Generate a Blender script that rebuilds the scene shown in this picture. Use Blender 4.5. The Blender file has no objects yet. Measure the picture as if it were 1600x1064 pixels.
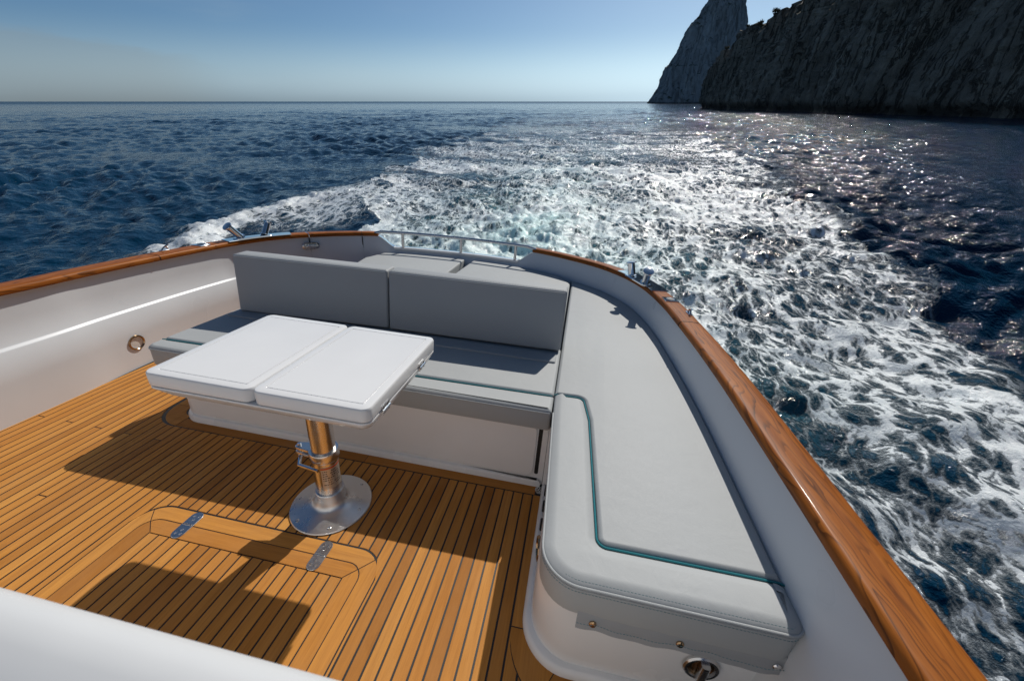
import bpy, bmesh, math, random
import numpy as np
from mathutils import Matrix, Vector, noise as mnoise

random.seed(7)
scene = bpy.context.scene
COL = scene.collection

# ------------------------------------------------------------------ camera, sky, sun, exposure
HC = 2.6                     # camera height above the sea
CAMH = 1.35                  # camera height above the cockpit deck
PITCH = math.radians(31.646)
cam = bpy.data.cameras.new('camera')
cam.sensor_width = 36.0
cam.lens = 605.2 / 1600 * 36
cam.clip_start = 0.05
cam.clip_end = 60000
cam.dof.use_dof = True
cam.dof.focus_distance = 3.2
cam.dof.aperture_fstop = 5.0
camo = bpy.data.objects.new('camera', cam)
COL.objects.link(camo)
camo.location = (0, 0, HC)
camo.rotation_euler = (math.pi / 2 - PITCH, 0, 0)
scene.camera = camo

SUN_EL = math.radians(37.47)
SUN_AZ = math.radians(27.29)     # from +Y towards +X
world = bpy.data.worlds.new('World')
scene.world = world
world.use_nodes = True
wn = world.node_tree
for n in list(wn.nodes):
    wn.nodes.remove(n)
wo = wn.nodes.new('ShaderNodeOutputWorld')
bg = wn.nodes.new('ShaderNodeBackground')
sky = wn.nodes.new('ShaderNodeTexSky')
sky.sky_type = 'NISHITA'
sky.sun_disc = False
sky.sun_elevation = SUN_EL
sky.sun_rotation = SUN_AZ
sky.altitude = 0
sky.air_density = 0.65
sky.dust_density = 0.8
sky.ozone_density = 8.5
bg.inputs['Strength'].default_value = 0.076
world.cycles.sampling_method = 'NONE'
# a faint veil of thin cloud low in the sky
tc = wn.nodes.new('ShaderNodeTexCoord')
mp = wn.nodes.new('ShaderNodeMapping')
mp.inputs['Scale'].default_value = (1.2, 1.2, 7.0)
cn = wn.nodes.new('ShaderNodeTexNoise')
cn.inputs['Scale'].default_value = 2.3
cn.inputs['Detail'].default_value = 6
cr = wn.nodes.new('ShaderNodeMapRange')
cr.interpolation_type = 'SMOOTHSTEP'
cr.inputs['From Min'].default_value = 0.52
cr.inputs['From Max'].default_value = 0.8
cr.inputs['To Max'].default_value = 0.10
cm = wn.nodes.new('ShaderNodeMix')
cm.data_type = 'RGBA'
cm.inputs[7].default_value = (6.5, 7.0, 7.6, 1)
wn.links.new(tc.outputs['Generated'], mp.inputs['Vector'])
wn.links.new(mp.outputs['Vector'], cn.inputs['Vector'])
wn.links.new(cn.outputs['Fac'], cr.inputs['Value'])
wn.links.new(cr.outputs['Result'], cm.inputs[0])
wn.links.new(sky.outputs['Color'], cm.inputs[6])
# a thin bank of cloud low in the sky over the open sea: its upper edge slopes down towards the wake
sxc = wn.nodes.new('ShaderNodeSeparateXYZ')
wn.links.new(tc.outputs['Generated'], sxc.inputs[0])
def wmath(op, a, b=None, c=None):
    nd = wn.nodes.new('ShaderNodeMath'); nd.operation = op
    for k_, q_ in enumerate((a, b, c)):
        if q_ is None: continue
        if isinstance(q_, (int, float)): nd.inputs[k_].default_value = q_
        else: wn.links.new(q_, nd.inputs[k_])
    return nd.outputs[0]
cn2 = wn.nodes.new('ShaderNodeTexNoise'); cn2.inputs['Scale'].default_value = 16.0; cn2.inputs['Detail'].default_value = 7.0
wn.links.new(mp.outputs['Vector'], cn2.inputs['Vector'])
edge = wmath('MULTIPLY_ADD', sxc.outputs[0], -0.165, -0.0235)
edge = wmath('ADD', edge, wmath('MULTIPLY', wmath('SUBTRACT', cn2.outputs['Fac'], 0.5), 0.030))
cb = wn.nodes.new('ShaderNodeMapRange'); cb.interpolation_type = 'SMOOTHSTEP'
cb.inputs['From Min'].default_value = -0.004; cb.inputs['From Max'].default_value = 0.012; cb.inputs['To Max'].default_value = 0.22
wn.links.new(wmath('SUBTRACT', edge, sxc.outputs[2]), cb.inputs['Value'])
cx = wn.nodes.new('ShaderNodeMapRange'); cx.interpolation_type = 'SMOOTHSTEP'
cx.inputs['From Min'].default_value = -0.50; cx.inputs['From Max'].default_value = -0.62
wn.links.new(sxc.outputs[0], cx.inputs['Value'])
cm2 = wn.nodes.new('ShaderNodeMix'); cm2.data_type = 'RGBA'
cm2.inputs[7].default_value = (3.1, 3.0, 3.1, 1)
wn.links.new(wmath('MULTIPLY', cb.outputs['Result'], cx.outputs['Result']), cm2.inputs[0])
# pale sea haze low over the horizon, the same all the way round
sx = wn.nodes.new('ShaderNodeSeparateXYZ')
wn.links.new(tc.outputs['Generated'], sx.inputs[0])
hz = wn.nodes.new('ShaderNodeMapRange')
hz.interpolation_type = 'SMOOTHSTEP'
hz.inputs['From Min'].default_value = 0.13
hz.inputs['From Max'].default_value = -0.01
hz.inputs['To Max'].default_value = 0.97
wn.links.new(sx.outputs[2], hz.inputs['Value'])
hm = wn.nodes.new('ShaderNodeMix')
hm.data_type = 'RGBA'
hsv = wn.nodes.new('ShaderNodeHueSaturation')
hsv.inputs['Saturation'].default_value = 0.0
hsv.inputs['Value'].default_value = 1.0
tn = wn.nodes.new('ShaderNodeMix')
tn.data_type = 'RGBA'
tn.blend_type = 'MULTIPLY'
tn.inputs[0].default_value = 1.0
tn.inputs[7].default_value = (0.74, 0.95, 1.30, 1)
wn.links.new(cm.outputs[2], hsv.inputs['Color'])
wn.links.new(hsv.outputs['Color'], tn.inputs[6])
wn.links.new(hz.outputs['Result'], hm.inputs[0])
wn.links.new(cm.outputs[2], hm.inputs[6])
wn.links.new(tn.outputs[2], hm.inputs[7])
ht = wn.nodes.new('ShaderNodeMix')
ht.data_type = 'RGBA'
ht.blend_type = 'MULTIPLY'
ht.inputs[0].default_value = 1.0
ht.inputs[7].default_value = (1.08, 1.12, 0.96, 1)
wn.links.new(hm.outputs[2], cm2.inputs[6])
wn.links.new(cm2.outputs[2], ht.inputs[6])
wn.links.new(ht.outputs[2], bg.inputs['Color'])
wn.links.new(bg.outputs['Background'], wo.inputs['Surface'])

sl = bpy.data.lights.new('sun', 'SUN')
sl.energy = 3.9
sl.angle = math.radians(0.53)
sl.color = (1.0, 0.95, 0.87)
so = bpy.data.objects.new('sun', sl)
COL.objects.link(so)
sd = Vector((math.sin(SUN_AZ) * math.cos(SUN_EL), math.cos(SUN_AZ) * math.cos(SUN_EL), math.sin(SUN_EL)))
so.rotation_euler = sd.to_track_quat('Z', 'Y').to_euler()
so.location = (20, 40, 60)

scene.view_settings.view_transform = 'Standard'
scene.view_settings.look = 'None'
scene.view_settings.gamma = 1.0
scene.view_settings.exposure = 0.0
scene.view_settings.use_curve_mapping = False
scene.cycles.use_denoising = True
scene.cycles.denoising_prefilter = 'NONE'
scene.cycles.denoising_input_passes = 'RGB_ALBEDO_NORMAL'
scene.cycles.use_adaptive_sampling = False
scene.cycles.max_bounces = 8
scene.cycles.caustics_reflective = False
scene.cycles.caustics_refractive = False

# boat frame (x to the right of the deck, y aft, z up from the deck) -> world; the boat rides bow-up and heels a little
MB3 = np.array([[0.98155969, 0.17690289, 0.07242887],
                [-0.18512789, 0.97412931, 0.12961388],
                [-0.04762601, -0.14063236, 0.98891572]])
_t = -MB3 @ np.array([0, 0, CAMH]) + np.array([0, 0, HC])
BM = Matrix([[*MB3[0], _t[0]], [*MB3[1], _t[1]], [*MB3[2], _t[2]], [0, 0, 0, 1]])

# ------------------------------------------------------------------ node helper and materials
class NT:
    def __init__(self, name):
        self.m = bpy.data.materials.new(name)
        self.m.use_nodes = True
        self.t = self.m.node_tree
        self.b = self.t.nodes['Principled BSDF']
        self.out = self.t.nodes['Material Output']
    def n(self, typ, **kw):
        nd = self.t.nodes.new(typ)
        for k, v in kw.items():
            if k.startswith('i_'):
                key = k[2:]
                key = int(key) if key.isdigit() else key.replace('_', ' ')
                self.set(nd.inputs[key], v)
            else:
                setattr(nd, k, v)
        return nd
    def set(self, sock, v):
        if isinstance(v, bpy.types.NodeSocket):
            self.t.links.new(v, sock)
        elif hasattr(v, 'outputs'):
            self.t.links.new(v.outputs[0], sock)
        else:
            sock.default_value = v
    def math(self, op, a, b=None, c=None, clamp=False):
        nd = self.t.nodes.new('ShaderNodeMath'); nd.operation = op; nd.use_clamp = clamp
        self.set(nd.inputs[0], a)
        if b is not None: self.set(nd.inputs[1], b)
        if c is not None: self.set(nd.inputs[2], c)
        return nd.outputs[0]
    def mix(self, f, a, b, typ='MIX'):
        nd = self.t.nodes.new('ShaderNodeMix'); nd.data_type = 'RGBA'; nd.blend_type = typ
        self.set(nd.inputs[0], f); self.set(nd.inputs[6], a); self.set(nd.inputs[7], b)
        return nd.outputs[2]
    def rng(self, v, a, b, c=0.0, d=1.0, smooth=False):
        nd = self.t.nodes.new('ShaderNodeMapRange')
        if smooth: nd.interpolation_type = 'SMOOTHSTEP'
        self.set(nd.inputs[0], v); nd.inputs[1].default_value = a; nd.inputs[2].default_value = b
        nd.inputs[3].default_value = c; nd.inputs[4].default_value = d
        return nd.outputs[0]
    def coord(self, which='Object', scale=(1, 1, 1), loc=(0, 0, 0)):
        t = self.n('ShaderNodeTexCoord')
        m = self.n('ShaderNodeMapping')
        self.t.links.new(t.outputs[which], m.inputs['Vector'])
        m.inputs['Scale'].default_value = scale
        m.inputs['Location'].default_value = loc
        return m.outputs[0]
    def noise(self, vec, scale, detail=4, rough=0.55, dist=0.0, out=0):
        nd = self.n('ShaderNodeTexNoise')
        self.set(nd.inputs['Vector'], vec)
        nd.inputs['Scale'].default_value = scale; nd.inputs['Detail'].default_value = detail
        nd.inputs['Roughness'].default_value = rough; nd.inputs['Distortion'].default_value = dist
        return nd.outputs[out]
    def bump(self, h, strength=0.3, dist=0.01, normal=None):
        nd = self.n('ShaderNodeBump')
        nd.inputs['Strength'].default_value = strength; nd.inputs['Distance'].default_value = dist
        self.set(nd.inputs['Height'], h)
        if normal is not None: self.set(nd.inputs['Normal'], normal)
        return nd.outputs[0]
    def p(self, **kw):
        for k, v in kw.items():
            self.set(self.b.inputs[k.replace('_', ' ')], v)
        return self.m

def simple(name, col, rough=0.4, metal=0.0, **kw):
    t = NT(name)
    return t.p(Base_Color=(*col, 1), Roughness=rough, Metallic=metal, **kw)

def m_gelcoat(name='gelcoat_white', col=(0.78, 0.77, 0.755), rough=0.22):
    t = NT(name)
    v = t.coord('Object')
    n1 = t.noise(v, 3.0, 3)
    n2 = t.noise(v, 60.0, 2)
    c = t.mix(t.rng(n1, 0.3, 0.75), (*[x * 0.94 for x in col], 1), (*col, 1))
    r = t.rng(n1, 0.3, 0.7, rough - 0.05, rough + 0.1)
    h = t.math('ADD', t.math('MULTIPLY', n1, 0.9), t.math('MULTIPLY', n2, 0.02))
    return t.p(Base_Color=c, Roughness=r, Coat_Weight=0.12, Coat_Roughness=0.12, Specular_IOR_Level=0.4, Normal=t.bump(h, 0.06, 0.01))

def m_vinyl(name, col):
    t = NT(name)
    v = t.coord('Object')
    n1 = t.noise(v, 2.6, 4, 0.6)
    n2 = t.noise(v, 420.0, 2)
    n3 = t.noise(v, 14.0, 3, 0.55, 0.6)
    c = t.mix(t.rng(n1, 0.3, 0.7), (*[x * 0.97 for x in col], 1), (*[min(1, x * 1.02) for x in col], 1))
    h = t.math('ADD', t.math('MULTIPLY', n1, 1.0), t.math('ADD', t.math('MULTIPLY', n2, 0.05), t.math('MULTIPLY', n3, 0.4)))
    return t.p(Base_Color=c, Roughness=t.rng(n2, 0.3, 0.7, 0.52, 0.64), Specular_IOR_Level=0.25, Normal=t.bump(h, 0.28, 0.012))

def m_teak(name, along='y', varn=False):
    t = NT(name)
    info = t.n('ShaderNodeObjectInfo')
    rnd = info.outputs['Random']
    if varn:
        sc = (3.0, 1, 1)
        tcx = t.n('ShaderNodeTexCoord')
        off = t.n('ShaderNodeCombineXYZ'); t.set(off.inputs[0], t.math('MULTIPLY', rnd, 7.0)); t.set(off.inputs[1], t.math('MULTIPLY', rnd, 3.0))
        va = t.n('ShaderNodeVectorMath', operation='ADD'); t.t.links.new(tcx.outputs['UV'], va.inputs[0]); t.t.links.new(off.outputs[0], va.inputs[1])
        def vec(s):
            m = t.n('ShaderNodeMapping'); t.t.links.new(va.outputs[0], m.inputs['Vector']); m.inputs['Scale'].default_value = s; return m.outputs[0]
        g1 = t.noise(vec((2.2, 22, 1)), 1.6, 5, 0.6, 0.8)
        g2 = t.noise(vec((9.0, 210, 1)), 2.0, 3, 0.6, 0.3)
        warp = t.noise(vec((1.5, 7.5, 1)), 1.0, 3, 0.5, 0.5)
        sep = t.n('ShaderNodeSeparateXYZ'); t.t.links.new(va.outputs[0], sep.inputs[0])
        ph = t.math('ADD', t.math('MULTIPLY', sep.outputs[1], 34.0), t.math('MULTIPLY', warp, 13.0))
        fr = t.math('FRACT', ph)
        line = t.math('MULTIPLY', t.rng(fr, 0.55, 0.97, 0, 1, True), t.rng(fr, 0.97, 1.0, 1, 0))
        line = t.math('MULTIPLY', line, t.rng(t.noise(vec((3, 12, 1)), 1.0, 2), 0.3, 0.62, 0.1, 0.9))
        c = t.mix(t.rng(g1, 0.3, 0.7), (0.24, 0.066, 0.010, 1), (0.43, 0.140, 0.022, 1))
        c = t.mix(line, c, (0.075, 0.024, 0.007, 1))
        c = t.mix(t.rng(g2, 0.5, 0.75, 0, 0.45), c, (0.10, 0.034, 0.010, 1))
        c = t.mix(t.rng(rnd, 0, 1, 0, 0.28), c, (0.12, 0.04, 0.014, 1))
        return t.p(Base_Color=c, Roughness=0.45, Specular_IOR_Level=0.08, Coat_Weight=0.08, Coat_Roughness=0.12, Coat_IOR=1.4, Normal=t.bump(g1, 0.12, 0.004), Coat_Normal=t.bump(t.noise(vec((6, 30, 1)), 2, 2), 0.1, 0.003))
    tcx = t.n('ShaderNodeTexCoord')
    off = t.n('ShaderNodeCombineXYZ'); t.set(off.inputs[0], t.math('MULTIPLY', rnd, 13.0)); t.set(off.inputs[1], t.math('MULTIPLY', rnd, 29.0))
    va = t.n('ShaderNodeVectorMath', operation='ADD'); t.t.links.new(tcx.outputs['Object'], va.inputs[0]); t.t.links.new(off.outputs[0], va.inputs[1])
    def vec(a, b):
        s = (a, b, 8) if along == 'y' else (b, a, 8)
        m = t.n('ShaderNodeMapping'); t.t.links.new(va.outputs[0], m.inputs['Vector']); m.inputs['Scale'].default_value = s; return m.outputs[0]
    g1 = t.noise(vec(60, 2.5), 1.0, 5, 0.62, 0.5)
    g2 = t.noise(vec(420, 9), 1.0, 3, 0.65, 0.2)
    g3 = t.noise(vec(9, 5), 1.0, 4, 0.6)
    spot = t.rng(t.noise(vec(42, 20), 1.0, 2), 0.74, 0.8, 0, 0.5, True)
    ramp = t.n('ShaderNodeValToRGB')
    t.set(ramp.inputs[0], rnd)
    e = ramp.color_ramp.elements
    e[0].position = 0.0; e[0].color = (0.351, 0.139, 0.026, 1)
    e[1].position = 1.0; e[1].color = (0.680, 0.330, 0.076, 1)
    for p_, c_ in ((0.2, (0.554, 0.238, 0.046, 1)), (0.38, (0.470, 0.191, 0.036, 1)), (0.6, (0.596, 0.267, 0.055, 1)), (0.8, (0.512, 0.216, 0.043, 1))):
        el = e.new(p_); el.color = c_
    c = t.mix(t.rng(g1, 0.3, 0.72, 0.0, 0.5), ramp.outputs[0], (0.25, 0.095, 0.024, 1))
    c = t.mix(t.rng(g2, 0.5, 0.75, 0, 0.4), c, (0.2, 0.075, 0.02, 1))
    c = t.mix(t.rng(g3, 0.35, 0.7, 0.0, 0.25), c, (0.5, 0.25, 0.09, 1))
    wp = t.n('ShaderNodeMapping'); t.t.links.new(tcx.outputs['Object'], wp.inputs['Vector']); wp.inputs['Scale'].default_value = (3.2, 1.6, 1)
    worn = t.rng(t.noise(wp.outputs[0], 1.0, 5, 0.65, 0.4), 0.5, 0.78, 0, 0.20, True)
    c = t.mix(worn, c, (0.36, 0.245, 0.13, 1))
    damp = t.rng(t.noise(wp.outputs[0], 1.7, 4, 0.6, 0.8), 0.62, 0.72, 0, 0.22, True)
    c = t.mix(damp, c, (0.16, 0.06, 0.015, 1))
    c = t.mix(spot, c, (0.13, 0.04, 0.012, 1))
    h = t.math('ADD', t.math('MULTIPLY', g1, 0.5), t.math('MULTIPLY', g2, 0.6))
    return t.p(Base_Color=c, Roughness=t.rng(g1, 0.3, 0.7, 0.52, 0.68), Specular_IOR_Level=0.14, Normal=t.bump(h, 0.25, 0.0018))

def m_metal(name, col=(0.78, 0.78, 0.77), rough=0.12, brushed=0.0):
    t = NT(name)
    v = t.coord('Object')
    n1 = t.noise(v, 9.0, 4, 0.6)
    r = t.rng(n1, 0.3, 0.7, rough * 0.75, rough * 1.35)
    kw = dict(Base_Color=(*col, 1), Metallic=1.0, Roughness=r)
    if brushed:
        kw['Normal'] = t.bump(t.noise(t.coord('Object', (1, 1, 40)), 30, 3), brushed, 0.002)
    return t.p(**kw)

M_GEL = m_gelcoat('gelcoat_white', (0.82, 0.82, 0.82))
M_GELT = m_gelcoat('gelcoat_table', (0.80, 0.80, 0.80), 0.16)
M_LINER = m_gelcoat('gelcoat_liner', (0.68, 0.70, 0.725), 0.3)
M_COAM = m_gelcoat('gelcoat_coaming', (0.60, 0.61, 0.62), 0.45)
M_PANEL = m_gelcoat('gelcoat_panel', (0.86, 0.86, 0.86), 0.3)
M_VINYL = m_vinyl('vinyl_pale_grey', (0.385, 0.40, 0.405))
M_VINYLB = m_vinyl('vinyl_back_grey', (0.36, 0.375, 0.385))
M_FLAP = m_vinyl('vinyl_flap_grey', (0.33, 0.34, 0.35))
M_TEAL = simple('teal_piping', (0.005, 0.16, 0.19), 0.4)
M_THREAD = simple('thread_grey', (0.10, 0.22, 0.25), 0.7)
M_TEAK = m_teak('teak_plank')
M_TEAKX = m_teak('teak_border', 'x')
M_VARN = m_teak('teak_varnished', varn=True)
M_CAULK = simple('black_caulk', (0.010, 0.010, 0.010), 0.55)
M_STEEL = m_metal('polished_steel', (0.80, 0.80, 0.80), 0.07)
M_STEELB = m_metal('satin_steel', (0.62, 0.62, 0.62), 0.24)
M_ALU = m_metal('brushed_aluminium', (0.70, 0.71, 0.72), 0.3, 0.25)
M_ALUP = m_metal('polished_aluminium', (0.78, 0.74, 0.69), 0.17, 0.15)
M_BLACK = simple('black_hole', (0.012, 0.012, 0.012), 0.6)
M_BRONZE = m_metal('bronze_ring', (0.45, 0.30, 0.17), 0.2)
M_HULL = simple('hull_white', (0.75, 0.76, 0.77), 0.25)
M_LENS = simple('lens_white', (0.7, 0.7, 0.68), 0.2)
M_RED = simple('label_orange', (0.55, 0.09, 0.02), 0.4)
M_LABEL = simple('label_silver', (0.55, 0.5, 0.44), 0.3, 0.6)
M_INK = simple('label_ink', (0.03, 0.025, 0.03), 0.5)

# ------------------------------------------------------------------ object helpers
ORG = {}

def tag(o, label=None, cat=None, group=None, kind=None):
    if label: o['label'] = label
    if cat: o['category'] = cat
    if group: o['group'] = group
    if kind: o['kind'] = kind
    return o

def thing(name, label, cat, origin=(0, 0, 0), group=None):
    o = bpy.data.objects.new(name, None)
    o.empty_display_size = 0.1
    COL.objects.link(o)
    o.matrix_world = BM @ Matrix.Translation(origin)
    ORG[o.name] = Vector(origin)
    return tag(o, label, cat, group)

class MB:
    def __init__(self):
        self.v = []; self.f = []; self.uv = {}
    def add(self, vs, fs):
        n = len(self.v)
        self.v += [tuple(p) for p in vs]
        self.f += [tuple(i + n for i in f) for f in fs]
    def rings(self, rings, closed=True, cap0=True, cap1=True):
        n = len(rings[0]); vs = [p for r in rings for p in r]; fs = []
        for i in range(len(rings) - 1):
            for j in range(n if closed else n - 1):
                k = (j + 1) % n
                fs.append((i * n + j, i * n + k, (i + 1) * n + k, (i + 1) * n + j))
        if cap0: fs.append(tuple(range(n - 1, -1, -1)))
        if cap1: fs.append(tuple((len(rings) - 1) * n + j for j in range(n)))
        self.add(vs, fs)
        return self
    def slab(self, outline, prof, crown=None):
        """outline: CCW 2-D polygon, prof: list of (inset, z) from bottom to top"""
        nr = vnormals(outline)
        rr = []
        for ins, z in prof:
            rr.append([(x - nx * ins, y - ny * ins, z) for (x, y), (nx, ny) in zip(outline, nr)])
        return self.rings(rr)
    def box(self, x0, x1, y0, y1, z0, z1, b=0.0):
        if b <= 0:
            return self.slab([(x0, y0), (x1, y0), (x1, y1), (x0, y1)], [(0, z0), (0, z1)])
        return self.slab(rrect(x0, x1, y0, y1, b, 3), [(b * .7, z0), (0, z0 + b * .7), (0, z1 - b * .7), (b * .3, z1 - b * .2), (b * .7, z1)])
    def tube(self, pts, r, n=12, cap=True):
        pts = [Vector(p) for p in pts]
        rs = r if isinstance(r, (list, tuple)) else [r] * len(pts)
        rings = []
        up = None
        for i, p in enumerate(pts):
            d = (pts[min(i + 1, len(pts) - 1)] - pts[max(i - 1, 0)]).normalized()
            if up is None:
                up = Vector((0, 0, 1)) if abs(d.z) < 0.9 else Vector((0, 1, 0))
            a = d.cross(up).normalized(); b = a.cross(d).normalized(); up = b
            rings.append([tuple(p + (a * math.cos(t) + b * math.sin(t)) * rs[i]) for t in [2 * math.pi * k / n for k in range(n)]])
        return self.rings(rings, True, cap, cap)
    def lathe(self, c, prof, n=40, axis=(0, 0, 1), cap0=True, cap1=True):
        ax = Vector(axis).normalized()
        u = ax.orthogonal().normalized(); w = ax.cross(u)
        c = Vector(c)
        rr = [[tuple(c + ax * z + (u * math.cos(t) + w * math.sin(t)) * r) for t in [2 * math.pi * k / n for k in range(n)]] for r, z in prof]
        return self.rings(rr, True, cap0, cap1)

def mesh_from(name, mb, mat, origin, smooth=35):
    me = bpy.data.meshes.new(name)
    o = Vector(origin)
    me.from_pydata([tuple(Vector(p) - o) for p in mb.v], [], mb.f)
    if mb.uv:
        uvl = me.uv_layers.new(name='UVMap')
        li = np.zeros(len(me.loops), dtype=np.int32); me.loops.foreach_get('vertex_index', li)
        arr = np.zeros((len(mb.v), 2), dtype=np.float32)
        for k, q in mb.uv.items(): arr[k] = q
        uvl.data.foreach_set('uv', arr[li].ravel())
    bm = bmesh.new(); bm.from_mesh(me)
    bmesh.ops.recalc_face_normals(bm, faces=bm.faces)
    bm.to_mesh(me); bm.free()
    if smooth:
        me.shade_smooth()
        me.set_sharp_from_angle(angle=math.radians(smooth))
    me.materials.append(mat)
    return me

def part(name, mb, mat, parent, smooth=35, label=None, kind=None):
    og = ORG[parent.name]
    o = bpy.data.objects.new(name, mesh_from(name, mb, mat, og, smooth))
    COL.objects.link(o)
    o.parent = parent
    ORG[o.name] = og
    return tag(o, label, None, None, kind)

def solo(name, mb, mat, origin=(0, 0, 0), label=None, cat=None, group=None, kind=None, smooth=35):
    o = bpy.data.objects.new(name, mesh_from(name, mb, mat, origin, smooth))
    COL.objects.link(o)
    o.matrix_world = BM @ Matrix.Translation(origin)
    ORG[o.name] = Vector(origin)
    return tag(o, label, cat, group, kind)

def vnormals(pl):
    n = len(pl); out = []
    for i in range(n):
        ax, ay = pl[i - 1]; bx, by = pl[i]; cx, cy = pl[(i + 1) % n]
        e1 = Vector((bx - ax, by - ay)); e2 = Vector((cx - bx, cy - by))
        if e1.length < 1e-9: e1 = e2
        if e2.length < 1e-9: e2 = e1
        e1.normalize(); e2.normalize()
        n1 = Vector((e1.y, -e1.x)); n2 = Vector((e2.y, -e2.x))
        s = n1 + n2
        if s.length < 1e-6: s = n1
        s.normalize()
        d = max(0.35, s.dot(n1))
        out.append((s.x / d, s.y / d))
    return out

def area(pl):
    return 0.5 * sum(pl[i - 1][0] * pl[i][1] - pl[i][0] * pl[i - 1][1] for i in range(len(pl)))

def ccw(pl):
    return list(pl) if area(pl) > 0 else list(pl)[::-1]

def roundpoly(pl, rad, seg=6):
    """round the corners of a polygon; rad one number or one per corner"""
    n = len(pl); out = []
    rs = rad if isinstance(rad, (list, tuple)) else [rad] * n
    for i in range(n):
        p = Vector(pl[i]); a = Vector(pl[i - 1]) - p; b = Vector(pl[(i + 1) % n]) - p
        r = rs[i]
        if r <= 0:
            out.append(tuple(p)); continue
        la, lb = a.length, b.length
        a.normalize(); b.normalize()
        ang = a.angle(b)
        if ang > 3.1:
            out.append(tuple(p)); continue
        t = min(r / math.tan(ang / 2), la * .49, lb * .49)
        p0 = p + a * t; p1 = p + b * t
        rr = t * math.tan(ang / 2)
        c = p + (a + b).normalized() * (rr / math.sin(ang / 2))
        v0 = p0 - c; v1 = p1 - c
        th = v0.angle(v1); sgn = 1 if v0.x * v1.y - v0.y * v1.x > 0 else -1
        for k in range(seg + 1):
            q = th * k / seg * sgn
            out.append((c.x + v0.x * math.cos(q) - v0.y * math.sin(q), c.y + v0.x * math.sin(q) + v0.y * math.cos(q)))
    return out

def rrect(x0, x1, y0, y1, r, seg=5):
    return roundpoly([(x0, y0), (x1, y0), (x1, y1), (x0, y1)], r, seg)

def spline(pts, step):
    P = [Vector(p) for p in pts]
    P = [P[0] * 2 - P[1]] + P + [P[-1] * 2 - P[-2]]
    dense = []
    for i in range(1, len(P) - 2):
        a, b, c, d = P[i - 1], P[i], P[i + 1], P[i + 2]
        for k in range(24):
            t = k / 24
            dense.append(0.5 * ((2 * b) + (c - a) * t + (2 * a - 5 * b + 4 * c - d) * t * t + (3 * b - a - 3 * c + d) * t ** 3))
    dense.append(P[-2])
    acc = [0.0]
    for i in range(1, len(dense)): acc.append(acc[-1] + (dense[i] - dense[i - 1]).length)
    n = max(2, int(acc[-1] / step)); out = []; j = 0
    for k in range(n + 1):
        s = acc[-1] * k / n
        while j < len(acc) - 2 and acc[j + 1] < s: j += 1
        f = (s - acc[j]) / max(1e-9, acc[j + 1] - acc[j])
        out.append(tuple(dense[j].lerp(dense[j + 1], min(1, max(0, f)))))
    return out

def bevelprof(z0, z1, rt, rb, n=4, side_in=0.0):
    """profile with a rounded bottom and top edge"""
    pr = []
    for k in range(n + 1):
        a = math.pi / 2 * k / n
        pr.append((rb * (1 - math.sin(a)) + side_in, z0 + rb * (1 - math.cos(a))))
    for k in range(n + 1):
        a = math.pi / 2 * k / n
        pr.append((rt * (1 - math.cos(a)), z1 - rt * (1 - math.sin(a))))
    return pr

# ------------------------------------------------------------------ numpy noise for sea and rock
def _hash(ix, iy, seed):
    h = (ix.astype(np.int64) * 374761393 + iy.astype(np.int64) * 668265263 + seed * 974634711) & 0xffffffff
    h = ((h ^ (h >> 13)) * 1274126177) & 0xffffffff
    return (h ^ (h >> 16)) & 0xffffffff

def perlin(x, y, seed=0):
    ix = np.floor(x); iy = np.floor(y); fx = x - ix; fy = y - iy
    ux = fx * fx * fx * (fx * (fx * 6 - 15) + 10); uy = fy * fy * fy * (fy * (fy * 6 - 15) + 10)
    def g(dx, dy):
        a = _hash(ix + dx, iy + dy, seed) * (2 * np.pi / 4294967296.0)
        return np.cos(a) * (fx - dx) + np.sin(a) * (fy - dy)
    a = g(0, 0) + ux * (g(1, 0) - g(0, 0)); b = g(0, 1) + ux * (g(1, 1) - g(0, 1))
    return (a + uy * (b - a)) * 1.5

def fbm(x, y, seed, octv=4, gain=0.5):
    s = 0; a = 1.0
    for k in range(octv):
        s = s + a * perlin(x, y, seed + k); x = x * 2.03 + 3.1; y = y * 2.03 - 1.7; a *= gain
    return s

def sstep(a, b, x):
    t = np.clip((x - a) / (b - a), 0, 1)
    return t * t * (3 - 2 * t)

def polydist(x, y, pl):
    d = np.full(x.shape, 1e9); s = np.zeros(x.shape)
    acc = 0.0
    for (ax, ay), (bx, by) in zip(pl[:-1], pl[1:]):
        ex, ey = bx - ax, by - ay; L2 = ex * ex + ey * ey
        t = np.clip(((x - ax) * ex + (y - ay) * ey) / L2, 0, 1)
        q = np.hypot(x - ax - t * ex, y - ay - t * ey)
        m = q < d
        d = np.where(m, q, d); s = np.where(m, acc + t * math.sqrt(L2), s)
        acc += math.sqrt(L2)
    return d, s

def inside(x, y, pl):
    r = np.zeros(x.shape, bool)
    n = len(pl)
    for i in range(n):
        ax, ay = pl[i - 1]; bx, by = pl[i]
        if ay == by: continue
        c = ((ay > y) != (by > y)) & (x < (bx - ax) * (y - ay) / (by - ay) + ax)
        r ^= c
    return r

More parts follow.
